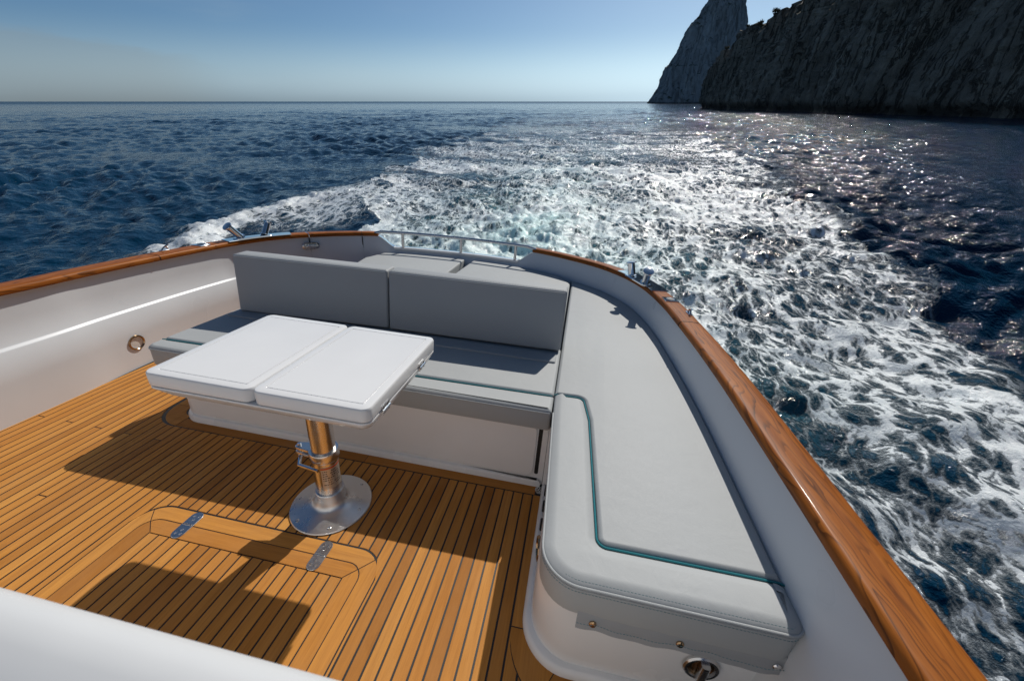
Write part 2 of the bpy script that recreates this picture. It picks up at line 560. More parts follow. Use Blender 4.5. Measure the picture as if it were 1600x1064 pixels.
# ------------------------------------------------------------------ THE SEA
def build_sea():
    rs = [0.9]
    while rs[-1] < 26000:
        r = rs[-1]
        rs.append(r + (max(0.034, 0.0062 * r) if r < 520 else 0.04 * r))
    rs = np.array(rs)
    th = np.radians(np.linspace(-72, 72, 940))
    Rg, Tg = np.meshgrid(rs, th, indexing='ij')
    X = (Rg * np.sin(Tg)); Y = (Rg * np.cos(Tg))
    # the grid starts behind the lens so that the water at the ship's side is there as well
    Y = Y - 1.2
    sp = np.maximum(np.gradient(rs)[:, None], Rg * (th[1] - th[0]))
    Z = np.zeros_like(X)
    rng = np.random.RandomState(3)
    mod = 0.75 + 0.7 * fbm(X * 0.07, Y * 0.07, 50, 2)
    for k in range(34):
        lam = 0.42 * (11.0) ** (k / 33.0)
        dirn = math.radians(-118 + rng.normal(0, 34))
        kx, ky = math.cos(dirn), math.sin(dirn)
        amp = 0.0155 * lam ** 0.5
        ph = rng.uniform(0, 6.28)
        att = np.clip((lam / (sp * 3.0)) - 0.5, 0, 1)
        w = (X * kx + Y * ky) * (2 * np.pi / lam) + ph + 1.3 * perlin(X / (lam * 3.1), Y / (lam * 3.1), 300 + k)
        s = np.sin(w)
        Z += amp * att * (s + 0.28 * np.cos(2 * w)) * mod
    near = Rg < 420
    foam = np.zeros_like(X); aer = np.zeros_like(X); turb = np.zeros_like(X)
    x = X[near]; y = Y[near]
    left = [(-1.4, 3.2), (-2.3, 5.5), (-3.94, 10.07), (-4.87, 13.8), (-5.0, 17.6), (-5.5, 25.2), (-4.6, 30.1), (-3.0, 40), (0.0, 68.4), (11.7, 165), (40, 400)]
    right = [(75, 400), (38.9, 196), (19.4, 51.4), (16.0, 34), (11.9, 21), (10.7, 15.6), (8.6, 11.1), (7.7, 8.7), (7.0, 6.7), (6.6, 5.7), (5.9, 4.25), (5.5, 3.3), (4.6, 2.2), (3.9, 0.8), (3.4, -1.3)]
    wob = 0.9 * fbm(x * 0.35, y * 0.35, 11, 3) * np.clip(y / 12, .25, 2.2)
    poly = left + right + [(0.9, -1.3)]
    ins = inside(x + wob, y + wob * 0.3, poly)
    dl, sl_ = polydist(x, y, left); dr, sr_ = polydist(x, y, right)
    d_edge = np.minimum(dl, dr)
    # boat axes on the water
    ax, ay = 0.1785, 0.984
    u = (x + 0.5) * ay - (y - 3.75) * ax; v = (x + 0.5) * ax + (y - 3.75) * ay
    core = np.exp(-(u / (2.6 + 0.05 * np.clip(v, 0, 60))) ** 2) * sstep(-1.5, 0.3, v)
    fade = np.exp(-np.clip(v, 0, None) / 42.0)
    D = np.where(ins, 0.36 * np.exp(-np.clip(v - 4, 0, None) / 20) + 0.12 * np.exp(-np.clip(v, 0, None) / 90), 0)
    D = D * sstep(0, 0.55, d_edge) ** 0.5
    D = np.maximum(D, core * (0.16 * np.exp(-np.clip(v, 0, None) / 70) + 0.72 * np.exp(-np.clip(v, 0, None) / 14)) * ins)
    # left flank of the wake: thick white water breaking off the quarter
    D = np.maximum(D, ins * np.exp(-(dl / (1.3 + 0.05 * sl_)) ** 2) * 0.86 * np.exp(-np.clip(sl_ - 8, 0, None) / 9) * (v > -1))
    # right flank: lacy foam, a bright band along its outer edge
    band = ins * np.exp(-((dr - 1.2) / 1.0) ** 2) * (x > 2.5)
    D = np.maximum(D, 0.36 * band * np.exp(-np.clip(y - 14, 0, None) / 25))
    D = D * (1 - 0.40 * sstep(1.8, 3.2, x) * (1 - sstep(6.5, 12.5, y)))
    # blue channel along the ship's side
    hull = [(2.4, 7.0), (2.65, 5.4), (2.4, 3.7), (2.6, 1.95), (2.45, 0.9), (2.5, -1.2)]
    dh, sh_ = polydist(x, y, hull)
    D = D * (1 - 0.62 * np.exp(-(dh / (0.22 + 0.09 * sh_)) ** 2) * sstep(0.2, 2.6, sh_))
    # broad streaks and lulls, longer across the track than along it
    big = fbm(u * 0.16 + 3, v * 0.36, 91, 4, 0.55)
    wk = 0.22 + 0.70 * sstep(4, 13, v)
    D = D * (1 + wk * (np.clip(0.98 + 1.15 * big, 0.12, 1.75) - 1))
    D = np.maximum(D, 0.90 * core * ins * np.exp(-np.clip(v - 1.5, 0, None) / 7.5))
    # two deeper blue holes in the wake
    for hx, hy, hr in ((-1.2, 13.6, 1.5), (3.6, 13.2, 1.3), (7.4, 22, 2.6), (5.6, 9.6, 0.9)):
        D = D * (1 - 0.6 * np.exp(-(((x - hx) / (hr * 1.6)) ** 2 + ((y - hy) / hr) ** 2)))
    # breaking wave crest off the port quarter
    crest = [(-7.0, 7.0), (-6.9, 8.0), (-7.1, 9.2), (-7.05, 10.4), (-6.6, 11.7), (-5.4, 12.9)]
    dc, sc_ = polydist(x, y, crest)
    wv = 0.35 * fbm(x * 1.2, y * 1.2, 21, 3)
    endf = sstep(0.0, 0.8, sc_) * (1 - sstep(5.6, 7.2, sc_))
    Dc = np.exp(-((dc + wv) / 0.50) ** 2) * 0.90 * endf
    trail = np.exp(-((x + 5.2) / 1.3) ** 2) * sstep(8.5, 10.5, y) * (1 - sstep(13.5, 15.5, y)) * 0.42
    foam_n = np.maximum(np.maximum(D, Dc), trail)
    # a long thin slick line of old wake towards the horizon and a few whitecaps
    wc = sstep(0.62, 0.85, fbm(x * 0.16, y * 0.30, 77, 4)) * 0.30 * (y > 16)
    pass
    foam[near] = np.clip(foam_n, 0, 1)
    aer[near] = core * ins * np.exp(-np.clip(v, 0, None) / 14) * (0.85 + 0.6 * fbm(x * 0.5, y * 0.5, 5, 3))
    tb = np.clip(foam_n * 1.1, 0, 1)
    turb[near] = ins * np.exp(-np.clip(v, 0, None) / 70) * sstep(5, 14, np.hypot(x, y))
    z = Z[near]
    spn = sp[near]
    z = z * (1 - 0.25 * ins)
    amp = np.clip(1.25 - spn * 4, 0, 1)
    bill = np.abs(perlin(x * 1.5, y * 1.5, 31)) + 0.5 * np.abs(perlin(x * 3.3, y * 3.3, 32)) * amp + 0.25 * np.abs(perlin(x * 7, y * 7, 33)) * amp + 0.13 * np.abs(perlin(x * 14, y * 14, 34)) * amp
    roughw = np.clip(0.30 * core * np.exp(-np.clip(v, 0, None) / 10) + 0.16 * np.exp(-(dl / 1.6) ** 2) * ins * np.exp(-sl_ / 16), 0, 0.30)
    z = z + roughw * (bill - 0.25) * 0.85
    z = z + Dc * (0.12 + 0.16 * (bill - 0.3))
    # chop inside the whole wake
    z = z + ins * (0.075 * fbm(x * 0.9, y * 0.55, 41, 4, 0.45) * np.exp(-np.clip(y, 0, None) / 60)) * np.clip(1.2 - spn, 0, 1)
    # wake shoulders
    z = z + 0.20 * np.exp(-((dl) / 1.1) ** 2) * sstep(4, 9, sl_) * np.exp(-np.clip(sl_ - 10, 0, None) / 18)
    z = z + 0.16 * np.exp(-((dr) / 0.9) ** 2) * (x > 2) * np.exp(-np.clip(y - 9, 0, None) / 16)
    z = z - 0.22 * np.exp(-((v - 1.5) / 2.2) ** 2) * np.exp(-(u / 1.8) ** 2)
    Z[near] = z
    # earth's curve is not modelled: far rows stay flat
    nr, nc = X.shape
    me = bpy.data.meshes.new('sea')
    co = np.stack([X, Y, Z], -1).reshape(-1, 3).astype(np.float32)
    idx = np.arange(nr * nc).reshape(nr, nc)
    q = np.stack([idx[:-1, :-1], idx[:-1, 1:], idx[1:, 1:], idx[1:, :-1]], -1).reshape(-1, 4)
    me.vertices.add(len(co)); me.vertices.foreach_set('co', co.ravel())
    me.loops.add(q.size); me.loops.foreach_set('vertex_index', q.ravel().astype(np.int32))
    me.polygons.add(len(q)); me.polygons.foreach_set('loop_start', np.arange(0, q.size, 4, dtype=np.int32))
    me.update(calc_edges=True)
    me.polygons.foreach_set('use_smooth', np.ones(len(q), dtype=bool))
    me.flip_normals()
    rough = 0.05 + 0.20 * sstep(120, 1100, Rg)
    for nm, arr in (('foam', foam), ('aer', aer), ('wake', turb), ('rough', rough)):
        a = me.attributes.new(nm, 'FLOAT', 'POINT')
        a.data.foreach_set('value', np.clip(arr, 0, 1).reshape(-1).astype(np.float32))
    me.update()
    t = NT('sea_water')
    at = t.n('ShaderNodeAttribute', attribute_name='foam'); aa = t.n('ShaderNodeAttribute', attribute_name='aer')
    D = at.outputs['Fac']; A = aa.outputs['Fac']
    WK = t.n('ShaderNodeAttribute', attribute_name='wake').outputs['Fac']; RO = t.n('ShaderNodeAttribute', attribute_name='rough').outputs['Fac']
    tcx = t.n('ShaderNodeTexCoord')
    P = tcx.outputs['Object']
    # domain warp so that the foam reads as torn lace
    wn_ = t.n('ShaderNodeTexNoise'); t.set(wn_.inputs['Vector'], P); wn_.inputs['Scale'].default_value = 1.1; wn_.inputs['Detail'].default_value = 4
    vs = t.n('ShaderNodeVectorMath', operation='SUBTRACT'); t.set(vs.inputs[0], wn_.outputs['Color']); vs.inputs[1].default_value = (0.5, 0.5, 0.5)
    vm = t.n('ShaderNodeVectorMath', operation='SCALE'); t.set(vm.inputs[0], vs.outputs[0]); vm.inputs['Scale'].default_value = 0.5
    va = t.n('ShaderNodeVectorMath', operation='ADD'); t.set(va.inputs[0], P); t.set(va.inputs[1], vm.outputs[0])
    PW = va.outputs[0]
    # lace stretched along the wake
    st = t.n('ShaderNodeMapping'); t.set(st.inputs['Vector'], PW); st.inputs['Rotation'].default_value = (0, 0, math.radians(6))
    st2 = t.n('ShaderNodeMapping'); t.set(st2.inputs['Vector'], st.outputs[0]); st2.inputs['Scale'].default_value = (1.0, 0.56, 0.3)
    PS = st2.outputs[0]
    n_pat = t.noise(P, 0.45, 3, 0.5)
    n_big = t.noise(PS, 1.6, 5, 0.58)
    n_mid = t.noise(PS, 5.5, 5, 0.6, 0.0)
    n_fine = t.noise(P, 34.0, 5, 0.7)
    def vor(scale, sm=0.0):
        nd = t.n('ShaderNodeTexVoronoi', feature='DISTANCE_TO_EDGE'); t.set(nd.inputs['Vector'], PS); nd.inputs['Scale'].default_value = scale
        return nd.outputs['Distance']
    l1 = t.rng(vor(3.9), 0.0, 0.30, 1, 0)
    l2 = t.rng(vor(9.5), 0.0, 0.28, 1, 0)
    l3 = t.rng(vor(23.0), 0.0, 0.30, 1, 0)
    lace = t.math('ADD', t.math('MULTIPLY', l1, 0.50), t.math('ADD', t.math('MULTIPLY', l2, 0.38), t.math('MULTIPLY', l3, 0.16)))
    nn = t.math('ADD', t.math('MULTIPLY', t.math('SUBTRACT', n_big, 0.5), 1.1), t.math('ADD', t.math('MULTIPLY', t.math('SUBTRACT', n_mid, 0.5), 0.45), t.math('MULTIPLY', t.math('SUBTRACT', n_fine, 0.5), 0.95)))
    val = t.math('ADD', t.math('ADD', t.math('ADD', t.math('MULTIPLY', D, 1.2), t.math('MULTIPLY', t.math('SUBTRACT', n_pat, 0.5), 0.7)), nn), t.math('SUBTRACT', t.math('MULTIPLY', lace, 1.05), 0.20))
    F = t.math('MULTIPLY', t.rng(val, 0.34, 0.86, 0, 1, True), t.rng(D, 0.02, 0.2, 0, 1, True), clamp=True)
    veil = t.math('MULTIPLY', t.rng(val, 0.0, 0.6, 0, 0.30, True), t.rng(D, 0.02, 0.3, 0, 1, True))
    # ripples
    r1 = t.noise(P, 3.2, 3, 0.55, 0.3); r2 = t.noise(P, 11.0, 4, 0.6, 0.2)
    mpr = t.n('ShaderNodeMapping'); t.set(mpr.inputs['Vector'], P); mpr.inputs['Scale'].default_value = (0.32, 0.6, 0.5)
    r0 = t.noise(mpr.outputs[0], 1.0, 5, 0.62, 0.4)
    hh = t.math('ADD', t.math('MULTIPLY', r0, 0.50), t.math('ADD', t.math('MULTIPLY', r1, 0.30), t.math('ADD', t.math('MULTIPLY', r2, 0.075), t.math('MULTIPLY', t.noise(P, 34.0, 3, 0.6), 0.022))))
    hh = t.math('ADD', t.math('MULTIPLY', hh, t.rng(F, 0, 1, 1, 0.30)), t.math('MULTIPLY', F, 0.014))
    hh = t.math('ADD', hh, t.math('MULTIPLY', t.math('MULTIPLY', F, n_fine), 0.018))
    hh = t.math('MULTIPLY', hh, t.rng(WK, 0, 1, 0.9, 1.7))
    nrm = t.bump(hh, 1.0, 0.36)
    deep = t.mix(t.math('MULTIPLY', A, 0.85, clamp=True), (0.0005, 0.0225, 0.054, 1), (0.10, 0.34, 0.36, 1))
    deep = t.mix(veil, deep, (0.05, 0.17, 0.24, 1))
    t.p(Base_Color=deep, Roughness=RO, IOR=1.333, Specular_IOR_Level=t.math('ADD', t.rng(RO, 0.05, 0.25, 0.17, 0.04), t.math('MULTIPLY', WK, 0.30)), Normal=nrm)
    fo = t.n('ShaderNodeBsdfPrincipled')
    t.set(fo.inputs['Base Color'], t.mix(t.math('MULTIPLY', A, 1.1, clamp=True), t.mix(t.rng(val, 0.6, 1.35), (0.42, 0.48, 0.53, 1), (0.76, 0.79, 0.80, 1)), (0.42, 0.69, 0.70, 1))); fo.inputs['Roughness'].default_value = 0.5; fo.inputs['Specular IOR Level'].default_value = 0.3; fo.inputs['Coat Weight'].default_value = 0.8; fo.inputs['Coat Roughness'].default_value = 0.10
    t.set(fo.inputs['Normal'], nrm)
    t.set(fo.inputs['Coat Normal'], t.bump(t.math('ADD', hh, t.math('MULTIPLY', n_fine, 0.035)), 1.0, 0.5))
    ms = t.n('ShaderNodeMixShader'); t.set(ms.inputs[0], F)
    t.t.links.new(t.b.outputs[0], ms.inputs[1]); t.t.links.new(fo.outputs[0], ms.inputs[2])
    t.t.links.new(ms.outputs[0], t.out.inputs['Surface'])
    me.materials.append(t.m)
    o = bpy.data.objects.new('sea', me); COL.objects.link(o)
    tag(o, 'deep blue choppy sea with a broad white churned wake', None, None, 'structure')
    return o
build_sea()

# ------------------------------------------------------------------ ROCKS
def m_rock(name, a, b, sc, ckw=0.5, n2w=1.0):
    t = NT(name)
    v = t.coord('Object', (1, 1, 0.45))
    n1 = t.noise(v, 0.05 * sc, 8, 0.62, 0.6); n2 = t.noise(v, 0.35 * sc, 6, 0.65)
    g = t.n('ShaderNodeNewGeometry')
    sx = t.n('ShaderNodeSeparateXYZ'); t.t.links.new(g.outputs['Normal'], sx.inputs[0])
    px_ = t.n('ShaderNodeSeparateXYZ'); t.t.links.new(g.outputs['Position'], px_.inputs[0])
    c = t.mix(t.rng(n1, 0.35, 0.65), (*a, 1), (*b, 1))
    c = t.mix(t.rng(n2, 0.5, 0.7, 0, 0.5 * n2w), c, (a[0] * .5, a[1] * .48, a[2] * .45, 1))
    # scrub on the ledges, a dark tidal band at the waterline
    green = t.math('MULTIPLY', t.rng(sx.outputs[2], 0.45, 0.7), t.rng(n2, 0.4, 0.55))
    c = t.mix(green, c, (0.035, 0.045, 0.02, 1))
    tide = t.rng(t.math('ADD', px_.outputs[2], t.math('MULTIPLY', n2, 3.0)), 2.2, 4.2, 0.8, 0.0)
    c = t.mix(tide, c, (0.02, 0.018, 0.016, 1))
    mv = t.coord('Object', (1, 1, 0.16)); 
    mm = t.n('ShaderNodeMapping'); t.set(mm.inputs['Vector'], mv); mm.inputs['Rotation'].default_value = (0.03, 0.1, 0)
    ck = t.noise(mm.outputs[0], 0.22 * sc, 7, 0.6, 0.8)
    crack = t.rng(t.math('ABSOLUTE', t.math('SUBTRACT', ck, 0.5)), 0.0, 0.030, 1, 0, True)
    pale = t.rng(t.noise(mv, 0.12 * sc, 5, 0.6, 0.4), 0.5, 0.7, 0, 0.4, True)
    c = t.mix(pale, c, (min(1, b[0] * 1.7), min(1, b[1] * 1.68), min(1, b[2] * 1.65), 1))
    c = t.mix(t.math('MULTIPLY', crack, ckw), c, (0.02, 0.018, 0.016, 1))
    h = t.math('ADD', t.math('SUBTRACT', t.math('MULTIPLY', n1, 1.4), t.math('MULTIPLY', crack, 0.5)), n2)
    return t.p(Base_Color=c, Roughness=0.9, Specular_IOR_Level=0.2, Normal=t.bump(h, 0.9, 2.2))

def grid_obj(name, co, mat, label, wrap=False):
    nr, nc = co.shape[:2]
    me = bpy.data.meshes.new(name)
    idx = np.arange(nr * nc).reshape(nr, nc)
    if wrap: idx = np.concatenate([idx, idx[:, :1]], 1)
    q = np.stack([idx[:-1, :-1], idx[:-1, 1:], idx[1:, 1:], idx[1:, :-1]], -1).reshape(-1, 4)
    me.vertices.add(nr * nc); me.vertices.foreach_set('co', co.astype(np.float32).ravel())
    me.loops.add(q.size); me.loops.foreach_set('vertex_index', q.ravel().astype(np.int32))
    me.polygons.add(len(q)); me.polygons.foreach_set('loop_start', np.arange(0, q.size, 4, dtype=np.int32))
    me.update(calc_edges=True)
    me.materials.append(mat)
    bm = bmesh.new(); bm.from_mesh(me); bmesh.ops.recalc_face_normals(bm, faces=bm.faces); bm.to_mesh(me); bm.free()
    me.shade_smooth()
    me.set_sharp_from_angle(angle=math.radians(38))
    o = bpy.data.objects.new(name, me); COL.objects.link(o)
    tag(o, label, None, None, 'structure')
    return o

HEAD_TOP = []
def build_headland():
    coast = spline([(118, -190), (104, -60), (95, 20), (90, 62), (88, 78), (87, 92), (82, 112), (80, 140), (79.5, 170), (79.5, 192), (85, 203), (97, 210), (118, 222), (150, 246), (210, 290)], 0.85)
    co2 = np.array(coast); n = len(co2)
    tg = np.gradient(co2, axis=0); tg /= np.linalg.norm(tg, axis=1)[:, None]
    inw = np.stack([tg[:, 1], -tg[:, 0]], 1)
    tip = np.argmin(np.hypot(co2[:, 0] - 84.5, co2[:, 1] - 199))
    sarc = np.concatenate([[0], np.cumsum(np.hypot(*np.diff(co2, axis=0).T))])
    d = np.abs(sarc - sarc[tip])
    before = np.arange(n) <= tip
    h = np.where(before, np.interp(d, [0, 14, 26, 50, 80, 200], [14.6, 20.0, 23.0, 27.0, 36, 90]), 14.6 + 0.24 * d)
    h = np.where(h > 78, 78 + 14 * np.tanh((h - 78) / 40), h)
    h = h + 2.2 * fbm(sarc * 0.09, sarc * 0 + .3, 61, 4)
    nt = 190
    tt = np.linspace(0, 1, nt)
    S = np.repeat(sarc[None], nt, 0)
    # wall part t<0.72, plateau beyond
    tw = np.clip(tt / 0.72, 0, 1); tp = np.clip((tt - 0.72) / 0.28, 0, 1)
    Zb = -1.5 + (h[None] + 1.5) * (tw[:, None]) + tp[:, None] * 1.5
    off = (tw[:, None] ** 2.2) * h[None] * 0.22 + (tp[:, None] ** 1.2) * 85
    off = off + 1.2 * np.exp(-((Zb - 0.5) / 1.3) ** 2)
    # gullies and buttresses: strong along the coast, stretched down the wall, leaning a little
    lean = S + Zb * 0.16
    gul = 3.6 * fbm(lean * 0.045, Zb * 0.010, 63, 4, 0.5) - 4.2 * np.abs(fbm(lean * 0.085, Zb * 0.014, 66, 4, 0.55)) - 1.6 * np.abs(fbm(lean * 0.3, Zb * 0.06, 69, 3, 0.55)) + 1.0 * fbm(S * 0.5, Zb * 0.40, 67, 4, 0.65) + 1.8
    cave = 4.5 * np.exp(-((S - sarc[tip] + 62) / 2.6) ** 2 - ((Zb - 11) / 4.5) ** 2) + 3.5 * np.exp(-((S - sarc[tip] + 46) / 1.8) ** 2 - ((Zb - 24) / 6) ** 2) + 3 * np.exp(-((S - sarc[tip] + 95 + Zb * .4) / 2.0) ** 2)
    off = off + gul * (0.35 + 0.65 * tw[:, None]) * (1 - 0.5 * tp[:, None]) + cave
    X = co2[None, :, 0] + inw[None, :, 0] * off; Y = co2[None, :, 1] + inw[None, :, 1] * off
    Z = Zb + (0.9 * fbm(X * 0.25, Y * 0.25, 71, 4) * (tw[:, None] > .9))
    co = np.stack([X, Y, Z], -1)
    i0 = int(0.70 * nt)
    for k in range(0, n):
        HEAD_TOP.append(tuple(co[i0, k]))
    grid_obj('headland', co, m_rock('headland_rock', (0.19, 0.16, 0.128), (0.33, 0.28, 0.225), 1.6), 'dark rocky headland with gullies dropping steeply into the sea')
    return tip
TIP = build_headland()

def build_stack():
    D0 = 650.0
    # outline read as (row, left column, right column) of the photograph, carried out to the distance D0
    lev = [(163.5, 1012, 1171), (160.5, 1013, 1170), (135, 1028, 1168), (112, 1035.6, 1167), (105.5, 1039, 1166.5), (103.5, 1043, 1166), (97, 1049, 1165.5), (75, 1062, 1164), (47, 1075, 1163), (28, 1090, 1164.5), (13, 1099, 1165), (0, 1109, 1163), (-10, 1117, 1159), (-18, 1126, 1153), (-24, 1136, 1147)]
    def out_there(u, v):
        a, b = (u - 800) / 605.2, (v - 532) / 605.2
        cy, sy = math.cos(PITCH), math.sin(PITCH)
        d = (a, cy - b * sy, -sy - b * cy)
        return (D0 + 35) * d[0] / d[1], HC + (D0 + 35) * d[2] / d[1]
    LL = [out_there(l, v) for v, l, r in lev]; RR = [out_there(r, v) for v, l, r in lev]
    zlev = np.array([0.5 * (p[1] + q[1]) for p, q in zip(LL, RR)])
    zz = np.linspace(zlev[0], zlev[-1], 150)
    x0 = np.interp(zz, zlev, [p[0] for p in LL]); x1 = np.interp(zz, zlev, [p[0] for p in RR])
    nA = 260
    an = np.linspace(0, 2 * np.pi, nA, endpoint=False)
    cx = (x0 + x1) / 2; hw = (x1 - x0) / 2
    hd = np.maximum(3, 0.45 * hw)
    ca, sa = np.cos(an), np.sin(an)
    ex = np.sign(ca) * np.abs(ca) ** 0.85; ey = np.sign(sa) * np.abs(sa) ** 0.85
    X = cx[:, None] + hw[:, None] * ex[None]; Y = D0 + 35 + hd[:, None] * ey[None] + 0 * zz[:, None]
    Zg = np.repeat(zz[:, None], nA, 1)
    arc = an[None] * 40 + 0 * Zg
    rough = 6.0 * fbm((X + Y * .7) * 0.045 + Zg * 0.012, Zg * 0.012, 81, 5, 0.55) + 2.2 * fbm((X - Y) * 0.16, Zg * 0.05, 84, 5, 0.6)
    rough = rough * np.clip(hw[:, None] / 30, 0.1, 1) * 0.8
    X = X + rough * ca[None] * 0.7; Y = Y + rough * sa[None]
    Zg = Zg + 1.0 * fbm(X * 0.2, Y * 0.2 + Zg * .1, 88, 3)
    co = np.stack([X, Y, Zg], -1)
    top = co[-1].mean(0)
    co = np.concatenate([co, np.repeat((top + [0, 0, 2])[None, None], nA, 1)], 0)
    grid_obj('sea_stack', co, m_rock('hazed_stack_rock', (0.27, 0.27, 0.27), (0.32, 0.32, 0.32), 0.5, 0.12, 0.25), 'tall leaning sea stack of bare rock beyond the headland', True)  # near-equal greys and faded cracks: distance haze painted into the rock colour
build_stack()

# bushes along the skyline of the headland
M_LEAF = NT('scrub_leaf')
_v = M_LEAF.coord('Object')
M_LEAF.p(Base_Color=M_LEAF.mix(M_LEAF.rng(M_LEAF.noise(_v, 2.0, 3), .35, .65), (0.035, 0.045, 0.018, 1), (0.10, 0.085, 0.04, 1)), Roughness=0.8)
M_LEAF = M_LEAF.m
M_TWIG = simple('scrub_twig', (0.06, 0.045, 0.03), 0.9)

def bush(pos, size, label, group):
    o = bpy.data.objects.new('scrub_bush', None); COL.objects.link(o); o.location = pos
    tag(o, label, 'bush', group)
    rnd = random.Random(int(pos[0] * 31 + pos[1] * 7))
    cl = MB(); tw = MB()
    for k in range(6):
        a = rnd.uniform(0, 6.28); r = rnd.uniform(0.2, 0.7) * size
        tip = (r * math.cos(a), r * math.sin(a), rnd.uniform(0.5, 1.0) * size)
        tw.tube([(0, 0, -0.6), (tip[0] * .4, tip[1] * .4, tip[2] * .55), tip], [0.07, .05, .02], 5)
        for q in range(90):
            p = Vector((rnd.gauss(0, 1), rnd.gauss(0, 1), rnd.gauss(0, .8))) * 0.24 * size + Vector(tip)
            dv = Vector((rnd.uniform(-1, 1), rnd.uniform(-1, 1), rnd.uniform(-1, 1))).normalized()
            e = dv.orthogonal().normalized() * 0.1 * size; d2 = dv * 0.17 * size
            cl.add([p - e, p + d2, p + e, p - d2 * .6], [(0, 1, 2, 3)])
    for nm, mb, mt in (('foliage', cl, M_LEAF), ('stem', tw, M_TWIG)):
        me = bpy.data.meshes.new(nm); me.from_pydata(mb.v, [], mb.f); me.materials.append(mt)
        c = bpy.data.objects.new(nm, me); COL.objects.link(c); c.parent = o
for i, (dk, sz) in enumerate(((9, .8), (14, 1.0), (18, .7), (24, 1.2), (29, .9), (34, 1.1), (41, 1.3))):
    p = HEAD_TOP[TIP - int(dk / 0.85)]
    bush((p[0] + 0.4, p[1], p[2] + 0.1), sz, 'small scrubby bush on the skyline of the dark headland', 'scrub on the headland skyline')

# ------------------------------------------------------------------ BOAT: curves of the bulwark
PORT = [(-2.66, -1.3), (-2.66, 0.2), (-2.665, 1.3), (-2.69, 1.7), (-2.705, 2.1), (-2.705, 2.45), (-2.69, 2.72), (-2.63, 3.0), (-2.50, 3.26), (-2.33, 3.47), (-2.152, 3.62), (-1.98, 3.71)]
STERN = [(-1.70, 3.785), (-1.40, 3.815), (-1.10, 3.825), (-0.80, 3.805), (-0.43, 3.745)]
STBD = [(-0.2, 3.65), (0.006, 3.522), (0.16, 3.405), (0.283, 3.276), (0.42, 3.06), (0.515, 2.8), (0.578, 2.45), (0.605, 2.15), (0.628, 1.8), (0.641, 1.45), (0.645, 1.0), (0.645, 0.4), (0.645, -1.3)]
CUR = spline(PORT + STERN + STBD, 0.03)
NC = len(CUR)
CN = []
for i in range(NC):
    a = Vector(CUR[max(0, i - 1)]); b = Vector(CUR[min(NC - 1, i + 1)])
    t_ = (b - a).normalized(); CN.append((-t_.y, t_.x))
ARC = [0.0]
for i in range(1, NC): ARC.append(ARC[-1] + math.dist(CUR[i], CUR[i - 1]))
def nearest(p):
    return min(range(NC), key=lambda i: (CUR[i][0] - p[0]) ** 2 + (CUR[i][1] - p[1]) ** 2)
def at(i, off, z):
    i = max(0, min(NC - 1, i))
    return (CUR[i][0] + CN[i][0] * off, CUR[i][1] + CN[i][1] * off, z)
I_OPEN0 = nearest((-1.98, 3.71)); I_OPEN1 = nearest((-0.43, 3.745))
I_D0 = nearest((-2.47, 3.29)); I_D1 = nearest((-2.13, 3.63))
I_PJ = nearest((-2.705, 2.13)); I_SJ = nearest((0.607, 2.13))
def capw(i):
    y = CUR[i][1]
    return 0.118 - 0.018 * max(0, min(1, (y - 2.6) / 1.0))
ZCAP = 0.645
ZSILL = 0.50
RAMP = 5
def walltop(i):
    if i <= I_OPEN0 or i >= I_OPEN1: return 0.607
    k = min(i - I_OPEN0, I_OPEN1 - i) / RAMP
    if k >= 1: return ZSILL
    return 0.607 + (ZSILL - 0.607) * (k * k * (3 - 2 * k) * .5 + k * .5)

boat = thing('motor_yacht', 'white motor yacht stern with curved bulwark and varnished teak cap rail', 'boat', (-1.0, 1.5, 0))

def liner(i0, i1, name, mat, lab=None):
    mb = MB(); rr = []
    for i in range(i0, i1 + 1):
        x, y = CUR[i]
        port = max(0.0, min(1.0, (-x - 1.9) / 0.4)) * max(0.0, min(1.0, (3.3 - y) / 0.7))
        zt = walltop(i)
        k = (zt - ZSILL) / 0.107
        A = [(0.026, zt), (0.026, zt - 0.02), (0.014, 0.44 + 0.05 * k), (0.006, 0.370), (0.003, 0.366), (-0.006, 0.3575), (-0.011, 0.352), (-0.020, 0.2), (-0.028, 0.02), (-0.030, -0.02)]
        Bp = [(0.022, zt), (0.016, zt - 0.02), (-0.006, 0.44 + 0.05 * k), (-0.016, 0.40), (-0.02, 0.37), (-0.022, 0.358), (-0.024, 0.352), (-0.03, 0.2), (-0.034, 0.02), (-0.030, -0.02)]
        rr.append([at(i, a[0] * port + b[0] * (1 - port), a[1] * port + b[1] * (1 - port)) for a, b in zip(A, Bp)])
    mb.rings(rr, False, False, False)
    # thickness: a second skin 8 mm outside
    rr2 = [[at(i, 0.034, walltop(i)), at(i, 0.034, -0.02)] for i in range(i0, i1 + 1)]
    mb.rings(rr2, False, False, False)
    return part(name, mb, mat, boat, 40, lab)
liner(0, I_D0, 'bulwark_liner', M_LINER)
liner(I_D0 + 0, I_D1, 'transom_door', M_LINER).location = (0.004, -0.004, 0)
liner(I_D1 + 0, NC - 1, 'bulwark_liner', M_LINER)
# dark seams either side of the transom door
for i in (I_D0, I_D1):
    mb = MB()
    a = [at(i, 0.004, 0.605), at(i, -0.005, 0.44), at(i, -0.015, 0.40), at(i, -0.027, 0.35), at(i, -0.035, 0.02)]
    mb.tube(a, 0.0045, 6)
    part('door_seam', mb, M_BLACK, boat)
